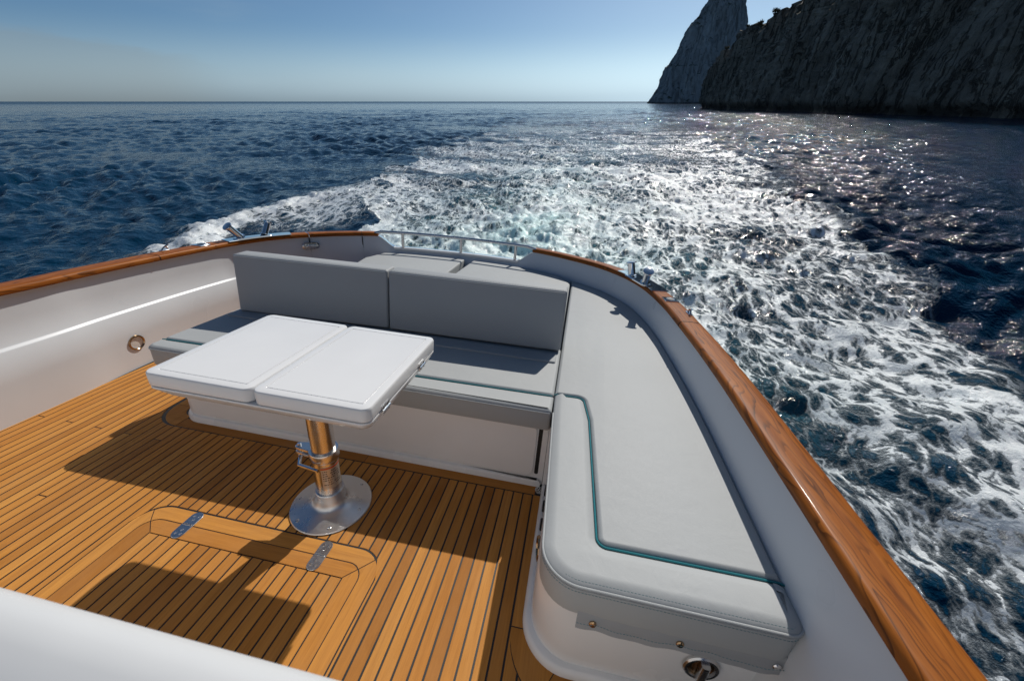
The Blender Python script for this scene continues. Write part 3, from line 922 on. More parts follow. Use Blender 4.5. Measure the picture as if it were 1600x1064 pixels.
# outer skin of the hull
mb = MB(); rr = []
for i in range(0, NC, 2):
    w = capw(i); zt = walltop(i) - 0.003
    rr.append([at(i, 0.035, zt), at(i, w - 0.012, zt), at(i, w - 0.006, 0.40 if zt > .45 else .4), at(i, w - 0.03, 0.0), at(i, w - 0.12, -0.8), at(i, w - 0.4, -1.5)])
mb.rings(rr, False, False, False)
part('hull_side', mb, M_HULL, boat, 40)

def cap(i0, i1, name='cap_rail', gap=0.0012):
    mb = MB(); rr = []
    for i in range(i0, i1 + 1):
        w = capw(i)
        pr = [(0.034, 0.609), (0.002, 0.611), (0.0, 0.616), (0.0, 0.630), (0.003, 0.638), (0.008, 0.643), (0.015, ZCAP), (0.04, ZCAP + .0006), (w - 0.04, ZCAP + .0006), (w - 0.014, ZCAP), (w - 0.006, 0.642), (w - .001, 0.636), (w, 0.628), (w, 0.612), (w - 0.004, 0.609)]
        base = len(mb.v)
        rr.append([at(i, a, z) for a, z in pr])
    mb.rings(rr)
    pl = [0.0]
    for a, b in zip(pr[:-1], pr[1:]): pl.append(pl[-1] + math.dist(a, b))
    for k in range(len(rr)):
        for j in range(len(pr)):
            mb.uv[k * len(pr) + j] = (ARC[i0 + k], pl[j])
    return part(name, mb, M_VARN, boat, 40)
cap(0, I_PJ)
cap(I_PJ, I_D0)
cap(I_D0, I_D1)
cap(I_D1, I_OPEN0)
cap(I_OPEN1, I_SJ)
cap(I_SJ, NC - 1)
# dark joint lines where the cap segments meet
for i in (I_PJ, I_D0, I_D1, I_SJ):
    w = capw(i); mb = MB()
    m = M_STEEL if i == I_D0 else M_CAULK
    mb.tube([at(i, -0.0008, 0.614), at(i, -0.0008, 0.632), at(i, 0.008, 0.6432), at(i, 0.02, 0.6455), at(i, w - 0.02, 0.6455), at(i, w + 0.0006, 0.63)], 0.0022 if i != I_D0 else 0.004, 6)
    part('cap_joint', mb, m, boat)
# bright steel plate over the low sill and its sloping ends
mb = MB(); rr = []
for i in range(I_OPEN0, I_OPEN1 + 1):
    w = capw(i); z = walltop(i)
    rr.append([at(i, 0.031, z), at(i, 0.031, z + 0.004), at(i, w - 0.006, z + 0.004), at(i, w - 0.006, z)])
mb.rings(rr)
part('sill_plate', mb, M_STEEL, boat, 40)
mb = MB()
rr = []
for i in range(I_OPEN0 + RAMP, I_OPEN1 - RAMP + 1):
    z = walltop(i)
    rr.append([at(i, 0.0, z - 0.012), at(i, 0.0, z + 0.004), at(i, 0.006, z + 0.009), at(i, 0.028, z + 0.009), at(i, 0.03, z - 0.01)])
mb.rings(rr)
part('sill_lip', mb, M_GEL, boat, 50)

# ------------------------------------------------------------------ stern rail
sr = thing('stern_rail', 'curved stainless steel tube rail on three posts over the low stern sill', 'rail', (-1.17, 3.85, 0.505))
mid = lambda i: 0.020
pts = []
for i in range(I_OPEN0 - 1, I_OPEN1 + 2, 2):
    pts.append(at(i, mid(i), 0.652))
pts[0] = at(I_OPEN0 - 1, mid(I_OPEN0), 0.635); pts[-1] = at(I_OPEN1 + 1, mid(I_OPEN1), 0.635)
mb = MB().tube(pts, 0.0155, 14); part('top_tube', mb, M_STEELB, sr)
for bx in (-1.775, -1.17, -0.585):
    i = nearest((bx, 3.8)); b0 = at(i, mid(i), 0.504); b1 = at(i, mid(i), 0.648)
    mb = MB().tube([b0, b1], 0.0145, 14)
    mb.lathe(b0, [(0.02, 0), (0.02, 0.003), (0.013, 0.006)], 16)
    part('post', mb, M_STEELB, sr)

# ------------------------------------------------------------------ mooring bitts, sockets, folding cleats on the cap rail
def bitt(i0, i1, posts, label):
    ic = (i0 + i1) // 2
    o = at(ic, capw(ic) / 2, ZCAP)
    t = thing('mooring_bitt', label, 'mooring bitt', o, 'twin post mooring bitts on the cap rail')
    lo, hi = min(i0, i1), max(i0, i1)
    ol = [at(i, -0.001, 0)[:2] for i in range(lo, hi + 1, 2)] + [at(i, capw(i) * 1.0, 0)[:2] for i in range(hi, lo - 1, -2)]
    mb = MB().slab(ccw(ol), [(0, ZCAP + 0.0015), (0, ZCAP + 0.0045), (0.0015, ZCAP + 0.006)])
    part('plate', mb, M_STEEL, t)
    a, b = Vector((*posts[0][0], 0)), Vector((*posts[1][0], 0))
    d = (b - a).normalized(); nn = Vector((-d.y, d.x, 0))
    pl = [a - d * .055 - nn * .042, b + d * .055 - nn * .042, b + d * .055 + nn * .042, a - d * .055 + nn * .042]
    mb = MB().slab(ccw(roundpoly([(p.x, p.y) for p in pl], 0.03)), [(0, ZCAP + 0.006), (0, ZCAP + 0.013), (0.003, ZCAP + 0.016)])
    part('foot_plate', mb, M_STEEL, t)
    for (bx, by), (tx, ty) in posts:
        p0 = Vector((bx, by, ZCAP + 0.016)); p1 = Vector((tx, ty, 0.764))
        ax = (p1 - p0); L = ax.length
        mb = MB().lathe(p0, [(0.036, 0), (0.036, 0.003), (0.028, 0.008), (0.0255, 0.016), (0.0255, L - 0.012)], 24, ax, True, True)
        po = part('post', mb, M_STEEL, t)
        mb = MB().lathe(p0 + ax.normalized() * (L - 0.012), [(0.0255, -.002), (0.036, 0.0), (0.0375, 0.004), (0.036, 0.009), (0.03, 0.012)], 24, ax)
        part('post_cap', mb, M_STEEL, po)
bitt(nearest((0.33, 3.19)), nearest((0.535, 2.69)), [((0.438, 3.02), (0.414, 3.03)), ((0.510, 2.835), (0.506, 2.768))], 'polished steel twin post mooring bitt on the rail beside the long grey lounge cushion')
bitt(nearest((-2.67, 2.66)), nearest((-2.53, 3.21)), [((-2.712, 2.80), (-2.733, 2.705)), ((-2.655, 2.985), (-2.648, 3.045))], 'polished steel twin post mooring bitt on the rail behind the transom door end')

def socket(i, label):
    c = at(i, capw(i) * 0.52, ZCAP); t = thing('rail_socket', label, 'rail socket', c, 'square steel sockets in the cap rail')
    n_ = Vector((*CN[i], 0)); tg_ = Vector((n_.y, -n_.x, 0)); C_ = Vector(c)
    sq = [C_ + n_ * a * 0.043 + tg_ * b * 0.043 for a, b in ((-1, -1), (1, -1), (1, 1), (-1, 1))]
    mb = MB().slab(ccw(roundpoly([(p.x, p.y) for p in sq], 0.006, 3)), [(0, ZCAP + .001), (0, ZCAP + 0.005), (0.002, ZCAP + 0.007)])
    part('plate', mb, M_STEEL, t)
    mb = MB().lathe((c[0], c[1], ZCAP + 0.006), [(0.030, 0.0005), (0.028, 0.003), (0.024, 0.0028), (0.022, 0.0014)], 28)
    part('collar', mb, M_STEEL, t)
    mb = MB().lathe((c[0], c[1], ZCAP + 0.006), [(0.0215, 0.001), (0.0215, 0.0026)], 28)
    part('hole', mb, M_BLACK, t)
socket(nearest((0.575, 2.5)), 'square steel socket with dark hole beside the bitt near the lounge cushion')
socket(nearest((-2.70, 2.49)), 'square steel socket with dark hole beside the bitt on the far teak rail')

def cleat(i, label):
    c = Vector(at(i, capw(i) * 0.80, ZCAP)); t = thing('folding_cleat', label, 'cleat', c, 'small folding cleats on the cap rail')
    n_ = Vector((*CN[i], 0)); tg_ = Vector((n_.y, -n_.x, 0))
    mb = MB().slab(ccw(roundpoly([tuple((c + n_ * a * .012 + tg_ * b * .035)[:2]) for a, b in ((-1, -1), (1, -1), (1, 1), (-1, 1))], .008, 3)), [(0, ZCAP + .001), (0, ZCAP + .005), (.002, ZCAP + .007)])
    part('base', mb, M_STEEL, t)
    z = Vector((0, 0, 1))
    mb = MB().tube([c - tg_ * .022 + z * .006, c - tg_ * .005 + z * .022, c + tg_ * .02 + z * .034, c + tg_ * .032 + z * .036], [.006, .0055, .005, .004], 8)
    mb.tube([c + tg_ * .026 + z * .006, c + tg_ * .012 + z * .028], .005, 8)
    part('horn', mb, M_STEEL, t)
cleat(nearest((0.6, 2.27)), 'small raised steel cleat on the outer rail edge beside the lounge cushion')
cleat(nearest((-2.705, 2.25)), 'small raised steel cleat on the far rail edge near the teak joint')

# latch of the transom door, just under the cap rail
i = I_D0
c = Vector(at(i, -0.012, 0.535)); n_ = Vector((*CN[i], 0)); tg_ = Vector((n_.y, -n_.x, 0))
t = thing('door_latch', 'oval steel latch on the white transom door below the teak rail', 'latch', c)
def oval(cc, a, b, dep, tx, tn, n=24):
    mb = MB(); rr = []
    for s, k in ((1, 0), (1, .6), (.93, .9), (.8, 1)):
        rr.append([tuple(cc + tx * (math.copysign(abs(math.cos(q)) ** .55, math.cos(q)) * a * s) + Vector((0, 0, math.copysign(abs(math.sin(q)) ** .7, math.sin(q)) * b * s)) - tn * dep * k) for q in [2 * math.pi * j / n for j in range(n)]])
    return mb.rings(rr)
part('escutcheon', oval(c, 0.075, 0.033, 0.016, tg_, n_), M_STEELB, t)
part('grip', oval(c - n_ * 0.016, 0.055, 0.012, 0.016, tg_, n_), M_STEEL, t)
for s in (-1, 1):
    part('screw', MB().lathe(c - n_ * .0165 + tg_ * .062 * s + Vector((0, 0, .012)), [(0.006, 0), (.005, .003)], 10, -n_), M_BLACK, t)

# ring fitting on the port bulwark
t = thing('courtesy_light', 'round bronze ringed courtesy light low on the white side wall', 'light', (-2.685, 1.80, 0.158))
c = (-2.674, 1.80, 0.158)
part('ring', MB().lathe(c, [(0.037, -0.006), (0.045, -0.004), (0.048, 0.003), (0.046, 0.009), (0.042, 0.011), (0.038, 0.007), (0.036, -0.004)], 40, (1, 0.02, 0), False, False), M_BRONZE, t)
part('lens', MB().lathe(c, [(0.0375, -0.004), (0.0375, 0.002), (0.02, 0.003)], 32, (1, .02, 0)), M_LENS, t)

# ------------------------------------------------------------------ DECK
deck_ol = [at(i, -0.03, 0)[:2] for i in range(NC - 1, -1, -3)]
mb = MB()
mb.slab(ccw(deck_ol), [(0, -0.05), (0, -0.0016)])
deck = solo('deck', mb, M_CAULK, (0, 0, 0), 'teak planked cockpit deck with black caulked seams', None, None, 'structure', 0)
PW_ = 0.0437; GAP = 0.0033
HX0, HX1, HY1, HR = -1.549, -0.537, 0.912, 0.10          # outer outline of the hatch surround
def hatch_top(x):
    if x <= HX0 or x >= HX1: return None
    dx = max(0, HX0 + HR - x, x - (HX1 - HR))
    return HY1 - (HR - math.sqrt(max(0, HR * HR - dx * dx)))
BX, BR = -1.94, 0.16          # corner of the border round the bench
def deck_end(x):
    if x < BX - BR: return None
    if x > BX: return 1.333
    return 1.333 + (BR - math.sqrt(max(0, BR * BR - (BX - x) ** 2)))
YB = -0.75
def plank(pl, mat=M_TEAK, parent=None, zt=0.0):
    pl = ccw(pl)
    mb = MB().slab(pl, [(0, -0.008), (0, zt - 0.0007), (0.0007, zt)])
    return part('plank', mb, mat, parent or deck, 0)
nP = 0
for k in range(0, 59):
    xb = -0.0445 - PW_ * k - GAP; xa = -0.0445 - PW_ * (k + 1) + GAP
    xm = (xa + xb) / 2
    xs = [xa + (xb - xa) * q / 4 for q in range(5)]
    top = []
    for x in xs:
        e = deck_end(x)
        top.append((x, (e - GAP) if e is not None else 3.05))
    if xa < HX1 + GAP < xb:        # plank cut by the right edge of the hatch
        ex = HX1 + GAP
        bot = [(xa, hatch_top(xa) + GAP if hatch_top(xa) else YB), (ex - 0.002, HY1 - HR), (ex, YB), (xb, YB)]
    elif xa < HX0 - GAP < xb:
        ex = HX0 - GAP
        bot = [(xa, YB), (ex, YB), (ex + 0.002, HY1 - HR), (xb, hatch_top(xb) + GAP if hatch_top(xb) else YB)]
    else:
        bot = [(x, hatch_top(x) + GAP if hatch_top(x) is not None else YB) for x in xs]
    joints = []
    if xm < -1.9 and k % 4 == 2: joints = [1.225]
    if xm < -1.9 and k % 4 == 0: joints = [0.795 + 0.02 * (k % 3)]
    if joints:
        j = joints[0]
        plank(bot + [(xb, j - .002), (xa, j - .002)])
        plank([(xa, j + .002), (xb, j + .002)] + top[::-1])
    else:
        plank(bot + top[::-1])
# margin plank along the far bulwark
xm0 = -0.0445 - PW_ * 59
plank([(xm0 - GAP - .022, YB), (xm0 - GAP, YB), (xm0 - GAP, 2.6), (xm0 - GAP - .022, 2.6)])
# border round the foot of the bench
def strip(pl0, pl1, mat, n=1):
    """planks between two matching polylines, cut into n pieces"""
    m = len(pl0); cuts = [round(i * (m - 1) / n) for i in range(n + 1)]
    for a, b in zip(cuts[:-1], cuts[1:]):
        plank(pl0[a:b + 1] + pl1[a:b + 1][::-1], mat)
out = [(-0.032, 1.333 + GAP)]; inn = [(-0.032, 1.372)]
xs_ = [-0.65, -1.28]
plank([(-0.037, 1.333 + GAP), (-0.87, 1.333 + GAP), (-0.87, 1.40), (-0.037, 1.40)], M_TEAKX)
plank([(-0.873, 1.333 + GAP), (BX + .02, 1.333 + GAP), (BX + .02, 1.40), (-0.873, 1.40)], M_TEAKX)
co_, ci_ = [], []
for q in range(9):
    a = math.radians(270 - 90 * q / 8)
    co_.append((BX + .016 + (BR - GAP) * math.cos(a), 1.333 + BR + (BR - GAP) * math.sin(a)))
    ci_.append((BX + .016 + (BR - .09) * math.cos(a), 1.333 + BR + (BR - .09) * math.sin(a)))
strip(co_[:5], ci_[:5], M_TEAKX); strip(co_[4:], ci_[4:], M_TEAK)
plank([(co_[-1][0], co_[-1][1] + .003), (ci_[-1][0], ci_[-1][1] + .003), (ci_[-1][0], 3.0), (co_[-1][0], 3.0)])
# border along the foot of the side lounge
plank([(-0.044 + GAP, 0.772), (0.012, 0.772), (0.012, 1.333), (-0.044 + GAP, 1.333)])
o1, i1_ = [], []
for q in range(7):
    a = math.radians(180 + 62 * q / 6)
    o1.append((0.155 + 0.196 * math.cos(a), 0.768 + 0.196 * math.sin(a))); i1_.append((0.155 + 0.10 * math.cos(a), 0.768 + 0.10 * math.sin(a)))
strip(o1, i1_, M_TEAK)
plank([(0.067, 0.600), (0.112, 0.680), (0.40, 0.680), (0.40, 0.567), (0.083, 0.567)], M_TEAKX)
def foot_arc(x):
    return 0.768 - math.sqrt(max(0, 0.196 ** 2 - (0.155 - x) ** 2)) if x < 0.063 else 0.565
for k in range(1, 12):
    xa = -0.0445 + PW_ * (k - 1) + GAP; xb = -0.0445 + PW_ * k - GAP
    xs = [xa + (xb - xa) * q / 6 for q in range(7)]
    plank([(xa, YB), (xb, YB)] + [(x, foot_arc(x) - GAP * 1.6) for x in xs[::-1]])

# fixed teak frame round the hatch
def ushape(x0, x1, y1, r, n=10):
    p = [(x0, YB)]
    for q in range(n + 1):
        a = math.radians(180 - 90 * q / n); p.append((x0 + r + r * math.cos(a), y1 - r + r * math.sin(a)))
    for q in range(n + 1):
        a = math.radians(90 - 90 * q / n); p.append((x1 - r + r * math.cos(a), y1 - r + r * math.sin(a)))
    p.append((x1, YB)); return p
SX0, SX1, SY1 = -1.497, -0.593, 0.851
LX0, LX1, LY1 = -1.434, -0.648, 0.793
uo = ushape(HX0 + GAP, HX1 - GAP, HY1 - GAP, HR); ui = ushape(SX0 - .0016, SX1 + .0016, SY1 + .0016, 0.062)
def piece(a, b, sl0, sl1, mat, parent):
    mb = MB().slab(ccw(a[sl0:sl1] + b[sl0:sl1][::-1]), [(0, -0.008), (0, -0.0007), (0.0007, 0)])
    return part('plank', mb, mat, parent, 0)
nseg = len(uo)
def shift(p, dx, dy): return (p[0] + dx, p[1] + dy)
h5 = 6
piece(uo, ui, 0, h5 + 1, M_TEAK, deck)
a_ = [shift(uo[h5], .0032, .001)] + uo[h5 + 1:nseg - h5 - 1] + [shift(uo[nseg - h5 - 1], -.0032, .001)]
b_ = [shift(ui[h5], .0032, .001)] + ui[h5 + 1:nseg - h5 - 1] + [shift(ui[nseg - h5 - 1], -.0032, .001)]
piece(a_, b_, 0, len(a_), M_TEAKX, deck)
piece(uo, ui, nseg - h5 - 1, nseg, M_TEAK, deck)
# the lid
hatch = thing('deck_hatch', 'flush teak deck hatch lid with rounded corners and two steel hinges', 'hatch', (-1.04, 0.3, 0))
lo_ = ushape(SX0 + .0016, SX1 - .0016, SY1 - .0016, 0.060); li_ = ushape(LX0 - .0016, LX1 + .0016, LY1 + .0016, 0.004)
piece(lo_, li_, 0, h5 + 1, M_TEAK, hatch)
a_ = [shift(lo_[h5], .0032, .001)] + lo_[h5 + 1:nseg - h5 - 1] + [shift(lo_[nseg - h5 - 1], -.0032, .001)]
b_ = [shift(li_[h5], .0032, .001)] + li_[h5 + 1:nseg - h5 - 1] + [shift(li_[nseg - h5 - 1], -.0032, .001)]
piece(a_, b_, 0, len(a_), M_TEAKX, hatch)
piece(lo_, li_, nseg - h5 - 1, nseg, M_TEAK, hatch)
NPL = 18
for k in range(NPL):
    xa = LX0 + (LX1 - LX0) * k / NPL + GAP * .9; xb = LX0 + (LX1 - LX0) * (k + 1) / NPL - GAP * .9
    plank([(xa, YB), (xb, YB), (xb, LY1 - .0025), (xa, LY1 - .0025)], M_TEAK, hatch)
def hinge(cx, cy, rot):
    R2 = Matrix.Rotation(math.radians(rot), 2)
    ol = [tuple(Vector((cx, cy)) + R2 @ Vector(p)) for p in roundpoly([(-.024, -.060), (.024, -.060), (.024, .060), (-.024, .060)], .0238, 8)]
    hg = part('hinge', MB().slab(ccw(ol), [(0, 0.0002), (0, 0.0022), (0.0012, 0.0032)]), M_STEELB, hatch)
    for px_, py_ in ((-.010, .040), (.010, .040), (0, .024), (-.010, -.040), (.010, -.040), (0, -.024)):
        q = Vector((cx, cy)) + R2 @ Vector((px_, py_))
        part('screw', MB().lathe((q.x, q.y, .0032), [(.0052, 0), (.0046, .0012), (.0022, .0012), (.0015, .0006)], 10), M_STEEL, hg)
    q0 = Vector((cx, cy)) + R2 @ Vector((-.019, 0)); q1 = Vector((cx, cy)) + R2 @ Vector((.019, 0))
    part('pin', MB().tube([(q0.x, q0.y, .0025), (q1.x, q1.y, .0025)], .0035, 8), M_STEELB, hg)
hinge(-1.33, 0.851, 0); hinge(-0.772, 0.851, 0)

# drain in the deck corner
t = thing('deck_drain', 'small round slotted drain in the teak corner between bench and lounge', 'drain', (-0.022, 1.362, 0))
part('ring', MB().lathe((-0.018, 1.366, 0), [(0.021, -.002), (.021, .0025), (.018, .0035), (.004, .003)], 24), M_STEELB, t)
for q in range(7):
    a = q * math.pi / 3
    r_ = 0.0105 if q < 6 else 0
    part('hole', MB().lathe((-0.018 + r_ * math.cos(a), 1.366 + r_ * math.sin(a), .0026), [(.0034, 0), (.0034, .0011)], 8), M_BLACK, t)

# ------------------------------------------------------------------ BENCH AND LOUNGE BASES
aft_i = [i for i in range(nearest((-1.98, 3.71)), nearest((-0.03, 3.55)) + 1, 4)]
ol = [(-0.012, 1.402), (-0.012, 3.44)] + [at(i, -0.045, 0)[:2] for i in aft_i[::-1]] + [(-1.97, 3.55)] + roundpoly([(-1.97, 3.3), (-1.97, 1.402), (-1.5, 1.402)], [0, .13, 0], 8)
t = thing('moulded_bench', 'white moulded bench behind the table under the long seat cushion', 'bench', (-1.0, 1.402, 0))
part('body', MB().slab(ccw(ol), [(0, 0.002), (0, 0.328), (0.004, 0.335)]), M_GEL, t)
kick = roundpoly([(-1.95, 1.9), (-1.978, 1.384), (-0.02, 1.384), (-0.02, 1.40)], [0, .13, 0, 0], 8)
part('kick_strip', MB().slab(ccw(kick), [(0, 0.0005), (0, 0.018), (0.006, 0.030), (0.018, 0.036)]), M_GEL, t)
def yface(x0, x1, z0, z1, y, th, r, seg=5):
    """rounded panel standing in the plane y, its face towards the camera"""
    ol = rrect(x0, x1, z0, z1, r, seg); nr = vnormals(ol); mb = MB()
    rr = []
    for ins, yy in ((0, y), (0, y - th * .6), (th * .4, y - th)):
        rr.append([(px - nx * ins, yy, pz - nz * ins) for (px, pz), (nx, nz) in zip(ol, nr)])
    return mb.rings(rr)
part('access_panel', yface(-1.86, -0.060, 0.052, 0.33, 1.4025, 0.008, 0.035), M_PANEL, t)
part('panel_gap', yface(-0.054, -0.036, 0.06, 0.33, 1.4026, 0.001, 0.008), M_BLACK, t)

sb_i = [i for i in range(nearest((-0.02, 3.54)), nearest((0.645, 0.75)) + 1, 4)]
ol = [(-0.010, 3.40)] + [at(i, -0.030, 0)[:2] for i in sb_i] + [(0.690, 0.72), (0.690, 0.690)] + roundpoly([(0.60, 0.690), (0.014, 0.690), (0.014, 1.386)], [0, .14, 0], 10) + [(-0.010, 1.386)]
t = thing('moulded_bench', 'white moulded side bench with rounded corner under the long lounge cushion', 'bench', (0.3, 1.4, 0))
part('body', MB().slab(ccw(ol), [(0, 0.001), (0, 0.33), (0.004, 0.34)]), M_GEL, t)
kick = [(0.66, 0.70), (0.66, 0.664)] + roundpoly([(0.60, 0.664), (-0.010, 0.664), (-0.010, 1.9)], [0, .152, 0], 12)[0:] + [(0.02, 1.37), (0.05, .9), (.3, .72)]
kick = [(0.66, 0.664)] + [p for p in roundpoly([(0.60, 0.664), (-0.010, 0.664), (-0.010, 1.383)], [0, .152, 0], 12)] + [(0.03, 1.383), (0.03, .86), (0.09, 0.74), (.2, .705), (0.66, 0.705)]
part('kick_strip', MB().slab(ccw(kick), [(0, 0.0005), (0, 0.014), (0.005, 0.024), (0.014, 0.030)]), M_GEL, t)
for yv in (1.31, 1.222, 1.128):
    part('vent', MB().lathe((0.014, yv, 0.062), [(0.024, -.001), (.024, .006), (.02, .009), (.018, .004)], 20, (-1, 0, 0)), M_BLACK, t)
part('ring_pull', MB().lathe((0.017, 0.985, 0.105), [(0.040, -.002), (.045, .004), (.042, .011), (.034, .012), (.031, .002)], 28, (-1, -.15, 0), False, False), M_BRONZE, t)

t = thing('lift_latch', 'round polished turning latch on the lounge front below the vinyl flap', 'latch', (0.48, 0.688, 0.166))
c = (0.48, 0.688, 0.166)
part('rim', MB().lathe(c, [(0.047, 0), (.047, .006), (.043, .010), (.036, .010), (.033, .004)], 40, (0, -1, 0), False, False), M_STEELB, t)
part('cup', MB().lathe(c, [(0.035, .001), (.034, .0035), (.01, .0032)], 32, (0, -1, 0)), M_BRONZE, t)
mb = MB().slab(rrect(0.470, 0.492, 0.662, 0.684, .006, 3), [(0, 0.132), (0, 0.200)])
part('turn_key', mb, M_STEELB, t)

# ------------------------------------------------------------------ CUSHIONS
def puff(z0, z1, w=0.036, drop=0.010, rb=0.008):
    """rounded foot, upright side, a tight seam edge and a top that swells away from the seam"""
    pr = [(rb, z0), (rb * .3, z0 + rb * .3), (0, z0 + rb), (0, z1 - drop - .008), (.0015, z1 - drop - .003), (.005, z1 - drop + .0005)]
    for k in range(1, 7):
        f = k / 6
        pr.append((.005 + (w - .005) * f, z1 - drop + .0005 + (drop - .0005) * math.sin(f * math.pi / 2)))
    return pr
def stitches(path, spacing=0.0085, length=0.0055, r=0.0008):
    mb = MB(); acc = 0.0
    pts = [Vector(p) for p in path]
    L = 0.0; nxt = 0.0
    for a, b in zip(pts[:-1], pts[1:]):
        d = (b - a).length
        if d < 1e-6: continue
        u = (b - a) / d
        while nxt < L + d:
            p = a + u * (nxt - L); q = p + u * length
            s = u.cross(Vector((0, 0, 1))); s = (s.normalized() if s.length > .01 else Vector((1, 0, 0))) * r
            w = s.cross(u)
            mb.add([p - s, p + w, p + s, q - s, q + w, q + s], [(0, 1, 4, 3), (1, 2, 5, 4), (2, 0, 3, 5), (0, 2, 1), (3, 4, 5)])
            nxt += spacing
        L += d
    return mb

ZS = 0.44
# long seat of the aft bench
t = thing('seat_cushion', 'long pale grey vinyl seat cushion with teal piping behind the table', 'cushion', (-1.0, 1.6, 0.335))
yp = lambda x: 1.452 + 0.038 * (x + 1.97) / 1.94
front = roundpoly([(-1.985, 1.4485), (-1.985, 1.360), (-0.011, 1.366), (-0.011, yp(-.011) - .003), (-1.70, yp(-1.70) - .003)], [0.0, 0.086, 0.012, 0.0, 0], 9)
part('bolster', MB().slab(ccw(front), puff(0.335, ZS, .020, .007)), M_VINYL, t)
back = roundpoly([(-1.985, 1.455), (-0.011, yp(-.011) + .003), (-0.011, 2.0), (-1.985, 1.96)], 0.02, 4)
part('panel', MB().slab(ccw(back), puff(0.335, ZS, .016, .006)), M_VINYL, t)
part('piping', MB().tube([(-1.985 + 1.967 * k / 12, yp(-1.985 + 1.967 * k / 12) + .0005, ZS - .006) for k in range(13)], 0.0028, 8), M_TEAL, t)
w_ = [(x, y, 0) for x, y in roundpoly([(-1.985, 1.448), (-1.985, 1.360), (-0.018, 1.366)], [0, .085, 0], 10)]
w1 = [(x, y - 0.0005, ZS - 0.016) for x, y, z in w_]
part('welt', MB().tube(w1, 0.0035, 8), M_VINYL, t)
part('stitching', stitches([(x + .012 * (1 if x < -1.9 else 0), y + 0.012, ZS - .003) for x, y, z in w_]), M_THREAD, t, 0, None, 'stuff')
part('lip_strip', MB().slab(rrect(-1.95, -0.03, 1.80, 1.90, .01, 3), [(0, ZS - .002), (0, ZS + 0.006), (.004, ZS + .009)]), M_VINYLB, t)

# long side lounge
crv = [at(i, -0.012, 0)[:2] for i in range(nearest((-0.03, 3.55)), nearest((0.645, 0.655)), 2)]
t = thing('lounge_cushion', 'long L-seamed pale grey side lounge cushion following the curved teak rail', 'cushion', (0.3, 1.8, 0.335))
pip = roundpoly([(-0.012, 1.506), (0.118, 1.512), (0.143, 1.35), (0.163, 0.768), (0.62, 0.770), (0.64, 0.766)], [0, .035, 0, .028, 0, 0], 8)
pip = [p for p in pip]
pip[-1] = (0.634, 0.766)
main = [(x, y) for x, y in pip] + [p for p in crv[::-1] if p[1] > 0.78] + [(-0.010, 3.43)]
nrm_ = vnormals(ccw(main))
main = ccw(main)
main = [(x - nx * .004, y - ny * .004) for (x, y), (nx, ny) in zip(main, nrm_)]
part('panel', MB().slab(main, puff(0.335, ZS + .001, .015, .006)), M_VINYL, t)
outer = roundpoly([(-0.008, 1.50), (-0.004, 1.37), (0.010, 1.0), (0.022, 0.648), (0.640, 0.642), (0.634, 0.760)], [0, 0, 0, .105, .042, 0], 10)
bol = outer + [(x, y) for x, y in pip[::-1]]
bol = ccw(bol)
nrm_ = vnormals(bol)
part('bolster', MB().slab(bol, puff(0.325, ZS + .003, .034, .011)), M_VINYL, t)
part('piping', MB().tube([(x, y, ZS - .006) for x, y in pip], 0.0032, 8), M_TEAL, t)
wl = outer[1:-2]
part('welt', MB().tube([(x, y, ZS - .0115) for x, y in wl], 0.0034, 8), M_VINYL, t)
part('welt', MB().tube([(x, y, ZS - .0205) for x, y in wl], 0.0026, 8), M_VINYL, t)
nw = vnormals(ccw(outer))
ow = ccw(outer)
st1 = [(x - nx * .015, y - ny * .012, ZS - .004) for (x, y), (nx, ny) in zip(ow, nw)][2:-2]
st2 = [(x + nx * .0006, y + ny * .0006, ZS - .029) for (x, y), (nx, ny) in zip(ow, nw)][2:-2]
sm = stitches(st1); sm2 = stitches(st2); sm.add(sm2.v, sm2.f)
part('stitching', sm, M_THREAD, t, 0, None, 'stuff')
# the vinyl flap with its snaps hanging from the front edge
mb = MB(); n = 40; top = []; bot = []
for k in range(n + 1):
    f = k / n; x = 0.128 + 0.512 * f
    lowz = np.interp(x, [0.128, 0.175, 0.22, 0.27, 0.33, 0.386, 0.453, 0.549, 0.603, 0.642], [0.287, 0.289, 0.280, 0.273, 0.281, 0.289, 0.280, 0.276, 0.284, 0.281])
    wav = 0.003 * math.sin(x * 30) + 0.002 * math.sin(x * 71 + 1)
    top.append((x, 0.6475, 0.345)); bot.append((x, 0.645 + wav * .8 - .004, float(lowz)))
rr = []
for f in (0, .35, .7, 1):
    rr.append([(a[0], a[1] * (1 - f) + b[1] * f, a[2] * (1 - f) + b[2] * f) for a, b in zip(top, bot)])
mb.rings(rr, False, False, False)
rr = [[(p[0], p[1] + .002, p[2]) for p in r] for r in rr]
mb.rings(rr, False, False, False)
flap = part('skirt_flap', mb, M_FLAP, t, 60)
for sx, sz, mt in ((0.169, 0.311, M_BRONZE), (0.382, 0.312, M_BRONZE), (0.604, 0.312, M_STEEL)):
    part('snap', MB().lathe((sx, 0.641, sz), [(0.0095, -.004), (.0095, .0015), (.007, .004), (.003, .0045)], 16, (0, -1, .1)), mt, flap)
part('hem', stitches([(a[0], a[1] - .0035, a[2]) for a in [(b[0], b[1] - .001, b[2] + .028) for b in bot]]), M_THREAD, flap, 0, None, 'stuff')

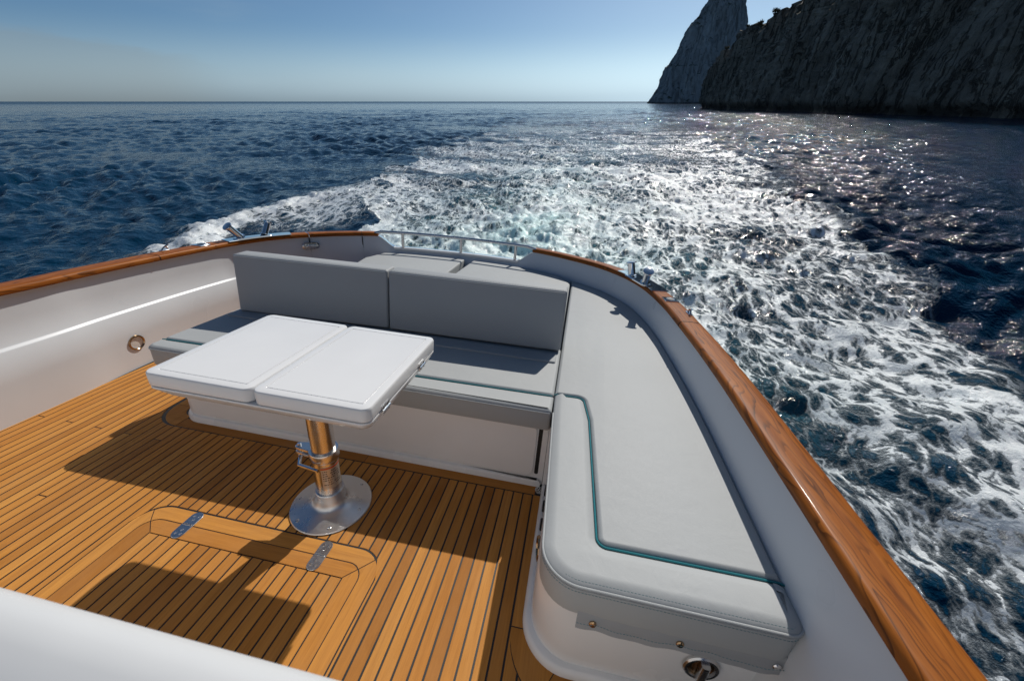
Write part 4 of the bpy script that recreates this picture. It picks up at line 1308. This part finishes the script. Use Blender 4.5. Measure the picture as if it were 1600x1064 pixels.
# aft sunpads
def pad(ol, label):
    ol = ccw(ol)
    cx_ = sum(p[0] for p in ol) / len(ol)
    t = thing('sunpad_cushion', label, 'cushion', (cx_, 2.8, 0.335), 'sunpad cushions behind the backrests')
    part('panel', MB().slab(ol, bevelprof(0.335, 0.458, 0.016, 0.01, 4)), M_VINYL, t)
    return t
ai = lambda x: nearest((x, 3.8))
a0, a1, a2 = nearest((-2.0, 3.70)), ai(-1.065), nearest((-0.03, 3.55))
L_ = [(-1.075, 2.035)] + [at(i, -0.04, 0)[:2] for i in range(a1 - 1, a0, -4)] + roundpoly([(-1.9, 3.56), (-1.985, 3.42), (-1.93, 3.1), (-1.90, 2.5)], [0, .06, 0, 0], 5)[1:] + [(-1.90, 1.985)]
R_ = [(-0.02, 2.06)] + [(-0.02, 3.33)] + [at(i, -0.04, 0)[:2] for i in range(a2 - 3, a1, -4)] + [(-1.058, 2.035)]
tl = pad(L_, 'grey sunpad cushion behind the backrest, beside the transom door')
tr = pad(R_, 'grey sunpad cushion behind the backrest, under the stern rail shadow next to the lounge')
for tt_, x0, x1 in ((tl, -1.93, -1.09), (tr, -1.045, -0.03)):
    part('seam', MB().tube([(x0, 2.55, .4582), (x1, 2.62, .4582)], .0016, 6), M_THREAD, tt_)

# backrests
def backrest(x0, x1, y0, y1, label):
    """x range, front face y at each end"""
    t = thing('backrest_cushion', label, 'cushion', ((x0 + x1) / 2, (y0 + y1) / 2, 0.45), 'backrest cushions of the bench')
    mb = MB(); rr = []
    ol = roundpoly([(0, 0), (1, 0), (1, 1), (0, 1)], 0)  # unit outline, bevelled below
    def P(u, v, w, ins):
        # u along x, v 0 front..1 back, w height
        return None
    th = 0.115
    d = Vector((x1 - x0, y1 - y0, 0)); L = d.length; d.normalize(); nn = Vector((-d.y, d.x, 0))
    o = Vector((x0, y0, 0))
    lean = 0.03
    outline = rrect(0, L, 0, th, 0.014, 5)
    nr = vnormals(outline)
    z0, z1 = 0.451, 0.782
    for ins, z in bevelprof(z0, z1, 0.014, 0.012, 5):
        f = (z - z0) / (z1 - z0)
        r = []
        for (a, b), (nx, ny) in zip(outline, nr):
            p = o + d * (a - nx * ins) + nn * (b - ny * ins + lean * f)
            r.append((p.x, p.y, z))
        rr.append(r)
    # subdivide the long faces so that they can be padded a little
    mb.rings(rr)
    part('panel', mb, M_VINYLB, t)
    def edge(off, f, dz):
        return [tuple(o + d * (0.012 + (L - .024) * k / 20) + nn * (off + lean * f) + Vector((0, 0, dz))) for k in range(21)]
    part('welt', MB().tube(edge(0.0015, .97, z1 - .011), 0.0036, 8), M_VINYLB, t)
    part('welt', MB().tube(edge(th - 0.004, 1, z1 - .006), 0.003, 8), M_VINYLB, t)
    part('stitching', stitches(edge(0.014, 1, z1 + .0003)), M_THREAD, t, 0, None, 'stuff')
    return t
backrest(-1.925, -1.004, 1.868, 1.912, 'grey backrest cushion at the far end of the bench, near the transom door')
backrest(-0.996, -0.016, 1.908, 1.930, 'grey backrest cushion next to the side lounge')

# ------------------------------------------------------------------ TABLE
t = thing('cockpit_table', 'white folding cockpit table on an aluminium pedestal standing on teak deck', 'table', (-0.869, 1.0755, 0))
TZ = 0.725
def leaf(x0, x1, y0, y1):
    rr = []
    for ins, z in [(0.006, TZ - .046), (0.001, TZ - .043), (0, TZ - .038), (0, TZ - .008), (0.0008, TZ - .004), (0.003, TZ - .001), (0.006, TZ), (0.027, TZ), (0.0276, TZ - .0022), (0.0300, TZ - .0022), (0.0306, TZ)]:
        rr.append([(x, y, z) for x, y in rrect(x0 + ins, x1 - ins, y0 + ins, y1 - ins, max(0.004, 0.026 - ins), 7)])
    return part('table_leaf', MB().rings(rr), M_GELT, t)
leaf(-1.206, -0.8515, 0.795, 1.310)
leaf(-0.8485, -0.492, 0.795, 1.310)
rr = []
for ins, z in [(0.050, TZ - .093), (0.040, TZ - .091), (0.032, TZ - .086), (0.005, TZ - .058), (0.0, TZ - .052), (0.001, TZ - .0475)]:
    rr.append([(x, y, z) for x, y in rrect(-1.206 + ins, -0.492 - ins * .55, 0.795 + ins * .8, 1.310 - ins, 0.03, 7)])
part('tray', MB().rings(rr), M_GELT, t)
part('under_strip', MB().box(-0.545, -0.53, 0.90, 1.22, TZ - .098, TZ - .0895), M_STEELB, t)
for yh in (0.89, 1.165):
    hb = part('hinge', MB().box(-0.4925, -0.4885, yh - .022, yh + .022, TZ - .062, TZ - .034, 0), M_STEELB, t)
    part('pin', MB().tube([(-0.488, yh - .022, TZ - .048), (-0.488, yh + .022, TZ - .048)], .004, 8), M_STEEL, hb)
    for sy in (-.013, .013):
        for sz in (-.056, -.040):
            part('screw', MB().lathe((-0.4885, yh + sy, TZ + sz), [(.003, 0), (.0025, .0012)], 8, (1, 0, 0)), M_BLACK, hb)
PX, PY = -0.869, 1.0755
base = part('base_plate', MB().lathe((PX, PY, 0), [(0.1585, 0.0005), (0.1595, 0.004), (0.157, 0.008), (0.15, 0.0098), (0.10, 0.016), (0.078, 0.021), (0.066, 0.029), (0.059, 0.042), (0.0565, 0.06), (0.0555, 0.088), (0.0535, 0.0905), (0.049, 0.0905)], 72), M_ALU, t)
for (sx, sy) in ((-1.0, 1.058), (-0.941, 0.958), (-0.803, 0.956), (-0.738, 1.065), (-0.80, 1.193), (-0.938, 1.19)):
    s_ = part('screw', MB().lathe((sx, sy, .0105), [(.0075, 0), (.0072, .0022), (.005, .003), (.003, .0014)], 14), M_STEELB, base)
part('lower_tube', MB().lathe((PX, PY, 0), [(0.0485, .085), (0.0485, 0.262)], 48), M_ALUP, t)
col = MB().lathe((PX, PY, 0), [(0.0475, .252), (0.0535, .252), (0.055, .256), (0.055, .288), (0.0535, .292), (0.045, .292)], 48)
part('upper_tube', MB().lathe((PX, PY, 0), [(0.0445, .27), (0.0445, TZ - .09)], 48), M_ALUP, t)
cl = part('clamp_collar', col, M_ALUP, t)
for dz in (0.258, 0.28):
    part('lug', MB().slab(ccw(roundpoly([(PX - .04, PY - .028), (PX - .115, PY - .018), (PX - .115, PY + .012), (PX - .04, PY + .03)], .012, 4)), [(0, dz), (0, dz + .009), (.002, dz + .011)]), M_ALUP, cl)
part('lever', MB().tube([(PX - .10, PY - .006, .30), (PX - .10, PY - .006, .248)], .007, 10).tube([(PX - .10, PY - .006, .250), (PX - .07, PY - .058, .243), (PX + .02, PY - .072, .246)], [.008, .007, .006], 10), M_STEEL, cl)
col = MB().lathe((PX, PY, 0), [(0.0445, TZ - .128), (0.053, TZ - .128), (0.0545, TZ - .124), (0.0545, TZ - .094), (0.044, TZ - .0925)], 48)
cu = part('clamp_collar', col, M_ALUP, t)
for dz in (TZ - .125, TZ - .105):
    part('lug', MB().slab(ccw(roundpoly([(PX - .03, PY - .035), (PX - .09, PY - .05), (PX - .098, PY - .02), (PX - .04, PY + .012)], .01, 4)), [(0, dz), (0, dz + .008), (.002, dz + .010)]), M_ALUP, cu)
# maker's label wrapped on the lower tube
def patch(a0, a1, z0, z1, r, n=10):
    mb = MB(); rr = []
    for z in (z0, z1):
        rr.append([(PX + r * math.cos(math.radians(a0 + (a1 - a0) * k / n)), PY + r * math.sin(math.radians(a0 + (a1 - a0) * k / n)), z) for k in range(n + 1)])
    return mb.rings(rr, False, False, False)
lb = part('label', patch(-78, 20, 0.125, 0.236, 0.0488), M_LABEL, t)
part('band', patch(-78, 20, 0.224, 0.232, 0.0491), M_RED, lb)
rnd = random.Random(4)
mb = MB()
for r_ in range(7):
    z = 0.212 - r_ * 0.011; a = -72
    while a < 10:
        w_ = rnd.uniform(3, 11)
        if rnd.random() < .7:
            q = patch(a, a + w_, z, z + .0042, .0491, 2); mb.add(q.v, q.f)
        a += w_ + 3
part('lettering', mb, M_INK, lb, 0, None, 'stuff')

# ------------------------------------------------------------------ coaming nearest the camera
mb = MB(); rr = []
for x in np.linspace(-2.62, 0.45, 24):
    rr.append([(x, 0.189, 0.0), (x, 0.189, 0.84), (x, 0.187, 0.866), (x, 0.180, 0.886), (x, 0.168, 0.899), (x, 0.152, 0.905), (x, 0.134, 0.906), (x, 0.104, 0.899), (x, -0.016, 0.856), (x, -0.45, 0.68), (x, -0.45, 0.0)])
mb.rings(rr)
solo('coaming', mb, M_COAM, (-1.2, -0.1, 0), 'smooth white moulded coaming across the forward edge of the hatch', 'coaming', None, None, 60)
